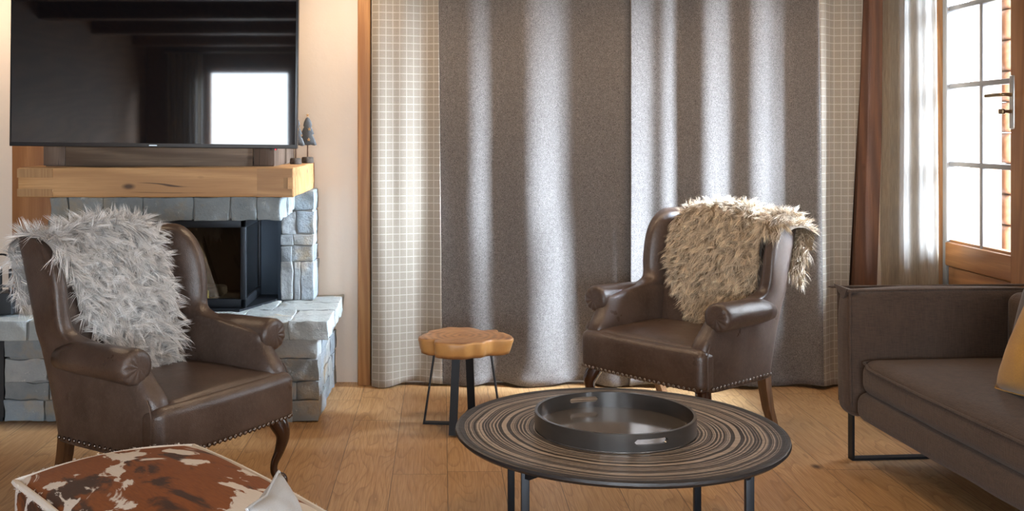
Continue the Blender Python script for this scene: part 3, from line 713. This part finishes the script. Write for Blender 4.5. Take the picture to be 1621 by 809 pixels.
def arm_roll(sx):
    prof = [(.23, .040, .570), (.16, .054, .580), (.08, .060, .583), (-.02, .062, .584), (-.12, .0635, .584), (-.15, .065, .584), (-.178, .0648, .584), (-.190, .061, .584), (-.1965, .052, .584), (-.199, .038, .584), (-.1995, .022, .584), (-.1995, .006, .584)]
    loops = []
    for y, r, zc in prof:
        lp = []
        for k in range(40):
            a = 2*PI*k/40; pl = 0
            if y < -.16: pl = .0042*math.cos(a*11)*min(1, r/.05)*(.5+.5*math.cos(a+.6))*(r < .0646)
            rr = r*(1+.035*math.cos(a*11)*(.5+.5*math.cos(a+.6))*(y < -.16))
            lp.append((sx*(.350+rr*math.cos(a)*1.03), y+pl, zc+rr*math.sin(a)))
        loops.append(lp[::-1] if sx > 0 else lp)
    m = M(); loft(m, loops); return m
def back_pad():
    loops = []
    for z in list(np.linspace(.38, .92, 14))+[.945, .965, .985, 1.003, 1.018, 1.028, 1.034]:
        wv = .308; q = (z-.90)/.136
        if q > 0: wv = .308*max(.02, (1-q**2.2))**.42
        th = .128 if z < 1.0 else .128*max(.15, 1-((z-1.0)/.036)**2*.8)
        yr = yrear(z)+.003; lp = []
        for k in range(44):
            a = 2*PI*k/44; x = wv*sgnp(math.cos(a), .5); y = yr-th/2+th/2*sgnp(math.sin(a), .55)
            if math.sin(a) < 0: y -= .022*math.cos(min(1, abs(x)/.31)*PI/2)*math.sin(max(0, min(1, (z-.36)/.68))*PI)
            lp.append((x, y, z))
        loops.append(lp)
    m = M(); loft(m, loops); return m
def seat_pad():
    m = M()
    def dome(p):
        q = p.copy(); u = q.x/.30; v_ = (q.y+.02)/.30
        if q.z > .38: q.z += .024*max(0, 1-u*u)*max(0, 1-v_*v_)
        return q
    rbox(m, (0, -.02, .37), (.285, .27, .085), .04, 4, 10, dome)
    def front(p):
        q = p.copy()
        q.y -= .016*(1-(q.x/.37)**2); 
        if q.z > .4: q.z -= .004*max(0, (abs(q.x)-.24)/.12)**2
        return q
    rbox(m, (0, -.245, .357), (.354, .054, .094), .038, 6, 12, front)
    return m
def cabriole(sx):
    P = smooth_path([(0, 0, .285, .034), (.006, -.006, .262, .036), (.022, -.022, .225, .035), (.028, -.028, .185, .027), (.018, -.018, .13, .0195), (.005, -.005, .085, .0155), (.004, -.004, .052, .0155), (.014, -.014, .032, .020), (.022, -.022, .020, .027), (.022, -.022, .010, .028), (.020, -.020, .0, .022)], 4)
    m = M(); tube(m, [(sx*(.300+p[0]), -.225+p[1], p[2]) for p in P], [p[3] for p in P], 14); return m
def rear_leg(sx):
    loops = []
    for z, y, h in ((.30, .235, .023), (.20, .25, .022), (.10, .277, .020), (.0, .325, .0175)):
        c = sx*.315; lp = [(c-h, y-h, z), (c+h, y-h, z), (c+h, y+h, z), (c-h, y+h, z)]; loops.append(lp)
    m = M(); loft(m, loops); return m
nail_me = None
def make_armchair(loc, rz, label):
    global nail_me
    t_ = tag(empty('wing_armchair', loc, rz), label, 'armchair', 'brown leather wing armchairs')
    build('seat', seat_pad(), MAT_LEATHER, t_, True, 180)
    build('backrest', back_pad(), MAT_LEATHER, t_, True, 180)
    for sx in (-1, 1):
        sp = build('side_panel', side_panel(sx), MAT_LEATHER, t_, True, 180)
        m = M(); pts = [(sx*.352, -.258, .275), (sx*.352, -.262, .40), (sx*.352, -.254, .445), (sx*.350, -.236, .475)]; tube(m, smooth_path(pts, 4), .0035, 6)
        build('piping', m, MAT_LEATHER, sp)
        build('armrest', arm_roll(sx), MAT_LEATHER, t_, True, 180)
    m = M(); rbox(m, (0, 0, .285), (.335, .245, .022), .008, 2, 1); build('base_frame', m, MAT_REARLEG, t_)
    for sx in (-1, 1): build('leg', cabriole(sx), MAT_LEG, t_, True, 180).name = 'front_leg'
    for sx in (-1, 1): build('leg', rear_leg(sx), MAT_REARLEG, t_, True, 30).name = 'rear_leg'
    spots = []
    for k in range(27): 
        x = -.338+.676*k/26; spots.append((x, -.298-.016*(1-(x/.37)**2)+.012*max(0, (abs(x)-.30)/.04)**2, .279, 0, -1))
    for sx in (-1, 1):
        for k in range(17): spots.append((sx*.361, -.232+.455*k/16, .279, sx, 0))
    for x, y, z, nx, ny in spots:
        if nail_me is None:
            m = M(); loops = []
            for a in (0, .35, .7, 1.05, 1.4): loops.append([(.0085*math.cos(a)*math.cos(2*PI*j/10), .0085*math.cos(a)*math.sin(2*PI*j/10), .0058*math.sin(a)) for j in range(10)])
            loft(m, loops); o = build('nailhead', m, MAT_NAIL, t_, True, 180); nail_me = o.data
        else:
            o = bpy.data.objects.new('nailhead', nail_me); COL.objects.link(o); o.parent = t_
        o.location = (x, y, z); o.rotation_euler = Vector((nx, ny, 0)).to_track_quat('Z', 'Y').to_euler()
    return t_
LC = ((-1.027, 3.978, 0), math.radians(57)); RC = ((1.121, 4.92, 0), math.radians(-49.2))
make_armchair(*LC, 'brown leather wing armchair by the fireplace with a silver grey fur throw')
make_armchair(*RC, 'brown leather wing armchair before the grey curtain with a tan fur throw')

# ------------------------------------------------------------------ fur throws
def inside(poly, u, v):
    c = np.zeros(len(u), bool); n = len(poly)
    for i in range(n):
        x1, y1 = poly[i]; x2, y2 = poly[(i+1) % n]
        cond = ((y1 > v) != (y2 > v)) & (u < (x2-x1)*(v-y1)/((y2-y1) if y2 != y1 else 1e-9)+x1); c ^= cond
    return c
def throw_surface(u, s, off=.012):
    """points over the chair back in chair coordinates; s<0 down the front, s>0 down the rear"""
    u = np.asarray(u, float); s = np.asarray(s, float)
    ww = np.clip((np.abs(u)-.262)/.05, 0, 1); ww = ww*ww*(3-2*ww)
    arch = .90+.136*np.clip(1-(np.abs(u)/.312)**2.4, 0, 1)**.5
    zt = np.maximum(arch, .965)*(1-ww)+1.006*ww
    droop = np.clip((np.abs(u)-.37), 0, 1); 
    Y = lambda z: .26+.235*(z-.27)/.73
    yrear_t = Y(zt)
    def yfront(z): return (Y(z)-.128-.018*np.sin(np.clip((z-.36)/.68, 0, 1)*PI)*np.clip(1-(u/.31)**2, 0, 1))*(1-ww)+(.17+.075*(z-.27)/.73)*ww
    R = .062; q = R*PI/2; b = (yrear_t-yfront(zt-R))/2; yc = (yrear_t+yfront(zt-R))/2
    ph = np.clip(s/R, -PI/2, PI/2)
    z = zt-R+R*np.cos(ph)+off*np.cos(ph); y = yc+(b+off)*np.sin(ph)
    dn = np.maximum(np.abs(s)-q, 0); fr = s < -q; re = s > q
    z = np.where(fr | re, zt-R-dn*.985, z)
    y = np.where(fr, yfront(z)-off, y); y = np.where(re, Y(z)+off*1.6, y)
    z = z-droop*1.2
    return np.stack([u, y, z], -1)
def surf_normals(u, s, off=.012):
    e = .004
    a = throw_surface(u+e, s, off)-throw_surface(u-e, s, off); b = throw_surface(u, s+e, off)-throw_surface(u, s-e, off)
    n = np.cross(a, b); n /= np.linalg.norm(n, axis=1, keepdims=True)+1e-9
    return n
def strands(P, N, grav, length, lenvar, width, root, tip, colvar, clump, nseg=4, lift=.55, seed=1, swirl=1.0, T2=None):
    """hair ribbons grown from points P with normals N, drawn together in tufts; returns verts, faces, colours"""
    r = np.random.default_rng(seed); n = len(P)
    cid = r.integers(0, max(1, n//clump), n); nc = cid.max()+1
    # tuft centres: pick sample points, assign nearest by coarse search
    cen = r.choice(n, nc, replace=False)
    near = np.empty(n, int)
    for i in range(0, n, 1500): near[i:i+1500] = np.argmin(((P[i:i+1500, None]-P[None, cen])**2).sum(-1), 1)
    cdir = r.normal(size=(nc, 3))*swirl; L = length*(1+lenvar*r.uniform(-1, 1, n)); Lc = length*(1+.5*lenvar*r.uniform(-1, 1, nc))
    d0 = N*lift+cdir[near]*.33+r.normal(size=(n, 3))*.13+grav*.35
    d0 /= np.linalg.norm(d0, axis=1, keepdims=True)
    dc = N[cen]*lift*.7+cdir*.33+grav[cen]*.6; dc /= np.linalg.norm(dc, axis=1, keepdims=True)
    tipc = P[cen]+dc*Lc[:, None]
    pts = []
    for k in range(nseg+1):
        t_ = k/nseg
        p = P+d0*(L*t_)[:, None]+grav*(L*.45*t_**2)[:, None]
        cl_ = .45*t_**1.3
        tgt = P[cen][near]*(1-t_)+tipc[near]*t_
        p = p*(1-cl_)+(tgt+(P-P[cen][near])*.35)*cl_
        dist = ((p-P)*N).sum(1); need = .003+.004*t_
        p = p+N*np.maximum(need-dist, 0)[:, None]
        pts.append(p)
    side = np.cross(d0, r.normal(size=(n, 3))); side /= np.linalg.norm(side, axis=1, keepdims=True)
    V = []; C = []; tone = (1+colvar*r.normal(size=n)*.6+colvar*r.normal(size=nc)[near]*.8)
    tone = np.clip(tone, .35, 1.7)
    for k in range(nseg+1):
        t_ = k/nseg; wk = width*(1-.92*t_**1.5)
        V.append(pts[k]-side*wk/2); V.append(pts[k]+side*wk/2)
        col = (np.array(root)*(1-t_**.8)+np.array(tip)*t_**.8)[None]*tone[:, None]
        C.append(col); C.append(col)
    V = np.stack(V, 1).reshape(-1, 3); C = np.stack(C, 1).reshape(-1, 3); m_ = 2*(nseg+1)
    b = np.arange(n)[:, None]*m_
    Fc = np.concatenate([np.stack([b+2*k, b+2*k+1, b+2*k+3, b+2*k+2], -1).reshape(-1, 4) for k in range(nseg)])
    return V, Fc, np.clip(C, 0, 1)
def big_mesh(name, V, Fc, C, mat_, parent=None):
    me = bpy.data.meshes.new(name); me.vertices.add(len(V)); me.vertices.foreach_set('co', V.astype(np.float32).ravel())
    me.loops.add(Fc.size); me.loops.foreach_set('vertex_index', Fc.astype(np.int32).ravel())
    me.polygons.add(len(Fc)); me.polygons.foreach_set('loop_start', np.arange(0, Fc.size, 4, dtype=np.int32)); me.update(calc_edges=True)
    me.polygons.foreach_set('use_smooth', np.ones(len(Fc), bool))
    a = me.color_attributes.new('tone', 'FLOAT_COLOR', 'POINT'); a.data.foreach_set('color', np.concatenate([C, np.ones((len(C), 1))], 1).astype(np.float32).ravel())
    me.materials.append(mat_); me.validate(); o = bpy.data.objects.new(name, me); COL.objects.link(o)
    if parent is not None: o.parent = parent
    return o
def fur_throw(place, poly, n, length, root, tip, colvar, seed, label, width=.0032, lift=.55, clump=22, swirl=1.):
    r = np.random.default_rng(seed); pu = np.array(poly)
    u = r.uniform(pu[:, 0].min(), pu[:, 0].max(), n*4); s = r.uniform(pu[:, 1].min(), pu[:, 1].max(), n*4)
    ok = inside(poly, u, s); u, s = u[ok][:n], s[ok][:n]
    P = throw_surface(u, s); N = surf_normals(u, s)
    flip = np.sign((N*np.stack([0*u, np.where(s < -.09, -1., np.where(s > .09, 1., 0.)), np.where(np.abs(s) <= .09, 1., .05)], -1)).sum(1)); N *= flip[:, None]
    N[(np.abs(u) > .34) & (np.abs(s) > .07) & (r.random(len(u)) < .5)] *= -1
    down = throw_surface(u, s+np.where(s < 0, -.004, .004))-throw_surface(u, s); down /= np.linalg.norm(down, axis=1, keepdims=True)
    V, Fc, C = strands(P, N, down*.7+np.array([0, 0, -.25]), length, .35, width, root, tip, colvar, clump, 4, lift, seed, swirl)
    # hide under the hair
    nu, ns = 40, 70; U, S = np.meshgrid(np.linspace(pu[:, 0].min(), pu[:, 0].max(), nu+1), np.linspace(pu[:, 1].min(), pu[:, 1].max(), ns+1), indexing='ij')
    Pb = throw_surface(U.ravel(), S.ravel(), .009); Pt = throw_surface(U.ravel(), S.ravel(), .015)
    I = inside(poly, ((U[:-1, :-1]+U[1:, 1:])/2).ravel(), ((S[:-1, :-1]+S[1:, 1:])/2).ravel()).reshape(nu, ns)
    ii, jj = np.nonzero(I); a = ii*(ns+1)+jj; q = np.stack([a, a+ns+1, a+ns+2, a+1], -1); nb = len(Pb)
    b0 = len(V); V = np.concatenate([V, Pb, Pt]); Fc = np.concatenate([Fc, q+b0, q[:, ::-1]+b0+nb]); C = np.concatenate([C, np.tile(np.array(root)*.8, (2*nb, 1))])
    o = big_mesh('fur_throw', V, Fc, C, MAT_FUR); o.location = place[0]; o.rotation_euler = (0, 0, place[1])
    return tag(o, label, 'throw', 'fur throws on the armchairs')
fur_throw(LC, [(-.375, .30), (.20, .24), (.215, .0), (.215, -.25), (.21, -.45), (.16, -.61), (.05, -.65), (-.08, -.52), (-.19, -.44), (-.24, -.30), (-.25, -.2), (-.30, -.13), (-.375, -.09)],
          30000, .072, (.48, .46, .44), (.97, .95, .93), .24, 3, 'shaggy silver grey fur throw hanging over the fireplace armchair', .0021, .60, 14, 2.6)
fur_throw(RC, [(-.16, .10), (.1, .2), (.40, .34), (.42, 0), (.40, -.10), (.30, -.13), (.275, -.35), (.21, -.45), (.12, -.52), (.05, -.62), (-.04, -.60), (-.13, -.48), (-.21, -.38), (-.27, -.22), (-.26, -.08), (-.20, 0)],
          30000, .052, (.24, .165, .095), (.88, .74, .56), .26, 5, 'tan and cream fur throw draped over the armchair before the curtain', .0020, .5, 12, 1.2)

# ------------------------------------------------------------------ sofa
so_ang = math.radians(4.5)
sofa = tag(empty('sofa', (1.700, 4.45, 0), so_ang), 'dark brown fabric sofa with black sled legs at the right edge', 'sofa')
# local: +x towards the sofa back, -y towards the camera (length)
DP, LN = .84, 2.15
def pillowed(cx, cy, cz, hx, hy, hz, amt):
    def fn(p):
        a = 1-min(1, abs((p.x-cx)/hx))**3; b = 1-min(1, abs((p.y-cy)/hy))**3; c_ = 1-min(1, abs((p.z-cz)/hz))**3
        q = p.copy(); q.x += math.copysign(amt, p.x-cx)*b*c_*(abs(p.x-cx)/hx)**2; q.y += math.copysign(amt, p.y-cy)*a*c_*(abs(p.y-cy)/hy)**2; q.z += math.copysign(amt, p.z-cz)*a*b*(abs(p.z-cz)/hz)**2
        q += Vector((0, 0, 1))*.004*mnoise.noise(p*5)
        return q
    return fn
def cushion(m, c, h, r, amt, T=None, n=10):
    rbox(m, c, h, r, 4, n, pillowed(*c, *h, amt), T=T)
def sofa_arm(yc, flip):
    m = M(); cushion(m, (DP/2, yc, .467), (DP/2, .065, .263), .045, .012)
    a = build('armrest', m, MAT_SOFA, sofa, True, 180)
    m = M()
    yi = yc-.056                                                   # flange seam round the inner face
    pts = [(.008, yi, .25), (.004, yi, .40), (.002, yi, .70), (.002, yi, .734), (.03, yi, .735), (.4, yi, .737), (DP, yi, .735)]
    tube(m, smooth_path(pts, 5), .006, 8)
    pts = [(.010, yc+.054, .25), (.004, yc+.054, .70), (.002, yc+.054, .736), (.03, yc+.052, .737), (DP, yc+.05, .735)]
    tube(m, smooth_path(pts, 5), .006, 8)
    # pointed ear at the front top corner
    m.add([(-.018, yc+.055, .752), (.05, yc+.045, .730), (.05, yc-.05, .730), (-.012, yc-.056, .744), (-.002, yc, .69)], [(0, 3, 2, 1), (0, 4, 3), (0, 1, 4), (1, 2, 4), (2, 3, 4)])
    build('arm_piping', m, MAT_SOFA, a)
sofa_arm(-.065, 1); sofa_arm(-LN+.065, -1)
m = M(); cushion(m, (DP/2+.01, -LN/2, .262), (DP/2-.0, LN/2-.135, .062), .05, .008); build('base', m, MAT_SOFA, sofa, True, 180)
m = M(); cushion(m, (DP-.09, -LN/2, .485), (.08, LN/2-.13, .245), .05, .010); build('backrest', m, MAT_SOFA, sofa, True, 180)
m = M(); cc, hh = (.36, -LN/2, .385), (.335, LN/2-.150, .075); cushion(m, cc, hh, .055, .020, n=14); sc_ = build('seat_cushion', m, MAT_SOFA, sofa, True, 180)
m = M(); pts = [(cc[0]+hh[0], cc[1]+hh[1]-.012, .445), (cc[0]-hh[0]+.09, cc[1]+hh[1]-.008, .447), (cc[0]-hh[0]+.005, cc[1]+hh[1]-.06, .440), (cc[0]-hh[0]-.018, cc[1]+hh[1]-.25, .436), (cc[0]-hh[0]-.022, cc[1], .436), (cc[0]-hh[0]-.018, cc[1]-hh[1]+.2, .436)]
tube(m, smooth_path(pts, 8), .0055, 8); build('seat_piping', m, MAT_SOFA, sc_)
m = M(); T = Matrix.Translation((.66, -.66, .60)) @ Matrix.Rotation(math.radians(14), 4, 'Y'); cushion(m, (0, 0, 0), (.06, .38, .19), .05, .02, T); build('back_cushion', m, MAT_GREYCUSH2, sofa, True, 180)
for yy_ in (-.035, -LN+.06):
    m = M(); x0, x1 = .045, DP-.06; hw = .020
    for a, b, c_, d in ((x0, x0+.010, 0, .205), (x1-.010, x1, 0, .205), (x0, x1, 0, .010), (x0, x1, .198, .208)): box(m, a, b, yy_-hw, yy_+hw, c_, d)
    build('sled_leg', m, MAT_BLACK, sofa, False)
# mustard cushion leaning in the sofa
def scatter(name, half, thick, mat_, pinch=.10):
    m = M(); n = 22; V = []; idx = {}; Fc = []
    for sd in (1, -1):
        for i in range(n+1):
            for j in range(n+1):
                a, b = -1+2*i/n, -1+2*j/n
                edge = (i in (0, n)) or (j in (0, n))
                if edge and sd < 0: continue
                g = (max(0, 1-a*a)*max(0, 1-b*b))**.42
                k = 1-pinch*(1-abs(a*b))*max(abs(a), abs(b))**3
                wr = .006*mnoise.noise((a*3, b*3, sd*3.))
                V.append((a*half*k, b*half*k, sd*(thick*g+wr*g))); idx[(sd, i, j)] = len(V)-1
    for sd in (1, -1):
        for i in range(n):
            for j in range(n):
                q = [idx.get((sd, *t_), idx.get((1, *t_))) for t_ in ((i, j), (i+1, j), (i+1, j+1), (i, j+1))]
                Fc.append(tuple(q) if sd > 0 else tuple(reversed(q)))
    m.add(V, Fc); o = build(name, m, mat_, None, True, 180)
    pm = M(); ring = []
    for a, b in [(-1+2*i/10, -1) for i in range(10)]+[(1, -1+2*i/10) for i in range(10)]+[(1-2*i/10, 1) for i in range(10)]+[(-1, 1-2*i/10) for i in range(11)]:
        k = 1-pinch*(1-abs(a*b)); ring.append((a*half*k, b*half*k, 0))
    tube(pm, ring, .0035, 6); build('piping', pm, mat_, o)
    return o
o = scatter('cushion', .215, .085, MAT_MUSTARD)
ex = Vector((.05, -1, 0)).normalized(); ey = Vector((.39, 0, .92)); ez = ex.cross(ey).normalized(); ey = ez.cross(ex)
o.matrix_world = Matrix.Translation(Vector((1.995, 3.72, .478))+ex*.215+ey*.215) @ Matrix((ex, ey, ez)).transposed().to_4x4()
tag(o, 'mustard yellow velvet cushion on the brown sofa', 'cushion')

# ------------------------------------------------------------------ coffee table and tray
TBX, TBY, TBR, TBZ = .583, 3.40, .540, .428
tb = tag(empty('coffee_table', (TBX, TBY, 0)), 'round black coffee table with carved ring pattern top', 'coffee table')
m = M(); prof = [(.02, TBZ-.028), (.49, TBZ-.026), (.530, TBZ-.020), (.540, TBZ-.010), (.538, TBZ-.002), (.530, TBZ+.001), (.518, TBZ-.001), (.505, TBZ-.003)]
for r in np.linspace(.50, .02, 14): prof.append((r, TBZ-.003))
lathe(m, prof, seg=128); build('tabletop', m, MAT_TABLE, tb, True, 50)
a_ = .335
m = M()
for rz in (PI/4, -PI/4): box(m, -.47, .47, -.011, .011, TBZ-.060, TBZ-.024-(0.0005 if rz > 0 else 0), T=Matrix.Rotation(rz, 4, 'Z'))
build('cross_frame', m, MAT_BLACK, tb, False)
for sx in (-1, 1):
    for sy in (-1, 1):
        m = M(); rbox(m, (sx*a_, sy*.315, (TBZ-.022)/2), (.0125, .0125, (TBZ-.022)/2), .002, 1, 1); build('leg', m, MAT_BLACK, tb)
ty = tag(empty('tray', (.566, 3.385, TBZ-.0005)), 'round black tray with slotted handles on the coffee table', 'tray')
R0, RT, HT = .262, .010, .058; n = 160
th0 = [math.radians(-74), math.radians(106)]
SM, SH, SL = .0335, .0088, .054
def slot_h(a):
    d = min(abs((a-t_+PI) % (2*PI)-PI) for t_ in th0)*R0; e = d-(SL-SH)
    return 0. if e >= SH else (SH if e <= 0 else SH*math.sqrt(1-(e/SH)**2))
n = 420; m = M()
for i in range(n):
    a0, a1 = 2*PI*i/n, 2*PI*(i+1)/n; h0, h1 = slot_h(a0), slot_h(a1); op = h0 > 0 or h1 > 0
    Z0 = [.004, SM-h0, SM+h0, HT]; Z1 = [.004, SM-h1, SM+h1, HT]
    for k in range(3):
        if k == 1: continue
        q = []
        for r in (R0, R0-RT):
            for a, z in ((a0, Z0[k]), (a1, Z1[k]), (a1, Z1[k+1]), (a0, Z0[k+1])): q.append((r*math.cos(a), r*math.sin(a), z))
        fc = [(0, 1, 2, 3), (7, 6, 5, 4)]
        if k == 2 or op: fc.append((3, 2, 6, 7))
        if k == 0 or op: fc.append((1, 0, 4, 5))
        m.add(q, fc)
me_ = build('rim', m, MAT_TRAY, ty, True, 40)
import bmesh
bm = bmesh.new(); bm.from_mesh(me_.data); bmesh.ops.remove_doubles(bm, verts=bm.verts, dist=1e-5); bm.to_mesh(me_.data); bm.free(); me_.data.set_sharp_from_angle(angle=math.radians(40))
m = M(); lathe(m, [(.01, 0), (R0-.004, 0), (R0-.004, .006), (.01, .006)], seg=96); build('tray_base', m, MAT_TRAYF, ty, True, 40)

# ------------------------------------------------------------------ side stool with live-edge top
st = tag(empty('side_stool', (.098, 4.95, 0)), 'small side stool with live-edge wood slab top and black steel legs', 'stool')
m = M(); zt_, zb_ = .428, .348; NN = 120
def rad(a, lvl):
    d = lambda c, s_: math.exp(-(((math.degrees(a)-c+180) % 360-180)/s_)**2)
    r = .200+.014*math.cos(3*a+.5)-.040*d(218, 13)+.012*d(195, 14)+.006*d(268, 30)-.030*d(318, 15)+.024*d(345, 10)-.022*d(58, 11)+.018*d(40, 9)-.012*d(140, 24)
    r += .004*math.sin(11*a)+.003*math.sin(17*a+2)
    return r
loops = []
for r_s, z, am in ((.05, zb_, .3), (.5, zb_, .7), (.86, zb_, 1), (.93, zb_+.006, 1), (.965, zb_+.025, 1), (.985, zb_+.05, 1), (1., zt_-.012, 1), (.992, zt_-.003, 1), (.97, zt_, 1), (.8, zt_, 1), (.5, zt_, .7), (.2, zt_, .3), (.03, zt_, 0)):
    lp = []
    for k in range(NN):
        a = 2*PI*k/NN; r = r_s*(rad(a, 0)*am+.2*(1-am)); nzv = .006*mnoise.noise((math.cos(a)*4, math.sin(a)*4, z*20)) if r_s > .85 else 0
        lp.append(((r+nzv)*1.06*math.cos(a), (r+nzv)*1.0*math.sin(a), z+(.003*mnoise.noise((r*9*math.cos(a), r*9*math.sin(a), 3)) if r_s > .0 else 0)))
    loops.append(lp)
loft(m, loops); build('seat_slab', m, MAT_SLAB, st, True, 60)
def flat_strip(pts, hw, th, wdir):
    m = M(); wd = Vector(wdir).normalized(); pts = [Vector(p) for p in pts]; loops = []
    for i, p in enumerate(pts):
        t_ = (pts[min(i+1, len(pts)-1)]-pts[max(i-1, 0)]).normalized(); nn = t_.cross(wd).normalized()
        if 0 < i < len(pts)-1:
            ta = (pts[i]-pts[i-1]).normalized(); nn = (ta.cross(wd)+(pts[i+1]-pts[i]).normalized().cross(wd)).normalized(); s_ = 1/max(.5, nn.dot(ta.cross(wd).normalized()))
        else: s_ = 1
        loops.append([p+wd*hw+nn*th*s_, p-wd*hw+nn*th*s_, p-wd*hw-nn*th*s_, p+wd*hw-nn*th*s_])
    loft(m, loops); return m
e1 = Vector((.994, -.108, 0)); e2 = Vector((.228, .974, 0))
zl = zb_+.002
m = flat_strip([e1*-.105+Vector((0, 0, zl)), e1*-.135+Vector((0, 0, zl)), e1*-.186+Vector((0, 0, .004)), e1*.186+Vector((0, 0, .004)), e1*.135+Vector((0, 0, zl)), e1*.105+Vector((0, 0, zl))], .019, .004, e1.cross(Vector((0, 0, 1)))); build('leg_frame', m, MAT_BLACKM, st, False)
m = flat_strip([e2*-.115+Vector((0, 0, zl-.009)), e2*-.150+Vector((0, 0, zl-.009)), e2*-.215+Vector((0, 0, .013)), e2*.215+Vector((0, 0, .013)), e2*.150+Vector((0, 0, zl-.009)), e2*.115+Vector((0, 0, zl-.009))], .019, .004, e2.cross(Vector((0, 0, 1)))); build('leg_frame', m, MAT_BLACKM, st, False)

# ------------------------------------------------------------------ cowhide ottoman and grey cushion
OE1 = Vector((.79, .614, 0)).normalized(); oang = math.atan2(OE1.y, OE1.x); OL = 1.20; OW = .557
oc = Vector((-1.013, 3.129, 0))+Vector((OE1.y, -OE1.x, 0))*(OL/2)
ot = tag(empty('cowhide_ottoman', (oc.x, oc.y, 0), oang), 'brown and white cowhide ottoman in the left foreground', 'ottoman')
m = M(); hx, hy, hz = OW/2, OL/2, .195
def crown(x, y):
    a = 1-min(1, abs(x/hx))**2.2; b = 1-min(1, abs(y/hy))**2.2
    return .026*a+.018*b+.022*a*b
def puff(p):
    q = p.copy(); a = 1-min(1, abs(p.x/hx))**2.5; b = 1-min(1, abs(p.y/hy))**2.5
    if p.z > .30: q.z += crown(p.x, p.y)*min(1, (p.z-.30)/.08)+.005*mnoise.noise(p*6)
    cz = 1-min(1, abs((p.z-.21)/hz))**2
    q.x += math.copysign(.020*cz*b, p.x)*(abs(p.x)/hx)**3; q.y += math.copysign(.020*cz*a, p.y)*(abs(p.y)/hy)**3
    return q
rbox(m, (0, 0, .21), (hx, hy, hz), .035, 4, 16, puff); build('cover', m, MAT_COW, ot, True, 180)
m = M()
for sx in (-1, 1):
    for sy in (-1, 1): tube(m, [(sx*(hx-.07), sy*(hy-.07), .0), (sx*(hx-.07), sy*(hy-.07), .03)], .02, 12)
build('feet', m, MAT_BLACKM, ot)
# hair fringe standing along the seams of the hide
r = np.random.default_rng(11); per = []
zr = .392
for _ in range(5200):
    k = r.integers(0, 8); t_ = r.uniform(-1, 1)
    if k < 2: p = (t_*(hx-.015), hy-.006); nn = (0, .7)
    elif k < 5: p = (hx-.006, t_*(hy-.015)); nn = (.7, 0)
    elif k < 7: p = (-hx+.006, t_*(hy-.015)); nn = (-.7, 0)
    else: p = (t_*(hx-.015), -hy+.006); nn = (0, -.7)
    per.append((p[0]+r.normal()*.004, p[1]+r.normal()*.004, zr+crown(*p)+r.normal()*.004, nn[0], nn[1], .7))
per = np.array(per); Pp, Nn = per[:, :3], per[:, 3:]/np.linalg.norm(per[:, 3:], axis=1, keepdims=True)
V, Fc, C = strands(Pp, Nn, np.tile([0, 0, -.3], (len(Pp), 1)), 0.011, .4, .0016, (.62, .60, .57), (.85, .84, .82), .08, 12, 3, .9, 12, .8)
fr_ = big_mesh('seam_fringe', V, Fc, C, MAT_FUR, ot)
m = M(); q = []
for a, b in ((-hx+.02, -hy+.02), (hx-.02, -hy+.02), (hx-.02, hy-.02), (-hx+.02, hy-.02), (-hx+.02, -hy+.02)): q.append((a, b))
pts = []
for (a, b), (c_, d) in zip(q[:-1], q[1:]):
    for t_ in np.linspace(0, 1, 12, endpoint=False):
        x_, y_ = a+(c_-a)*t_, b+(d-b)*t_; s_ = .014
        pts.append((x_+math.copysign(s_, x_)*(abs(x_) > hx-.03), y_+math.copysign(s_, y_)*(abs(y_) > hy-.03), zr+crown(x_, y_)))
pts.append(pts[0]); tube(m, pts, .010, 8); build('white_piping', m, MAT_WHITEFUR, ot)
hc = .116; o = scatter('cushion', hc, .048, MAT_GREYCUSH, .14)
tip = Vector((PX(441, 2.3), 2.3, PZ(746, 2.3))); ex = Vector((-.12, -1, 0)).normalized(); ey = Vector((-.34, .04, .94)).normalized(); ez = ex.cross(ey).normalized(); ey = ez.cross(ex)
ct = tip+ex*hc-ey*hc
o.matrix_world = Matrix.Translation(ct) @ Matrix((ex, ey, ez)).transposed().to_4x4()
tag(o, 'pale grey cushion with pointed corner lying on the cowhide ottoman', 'cushion')
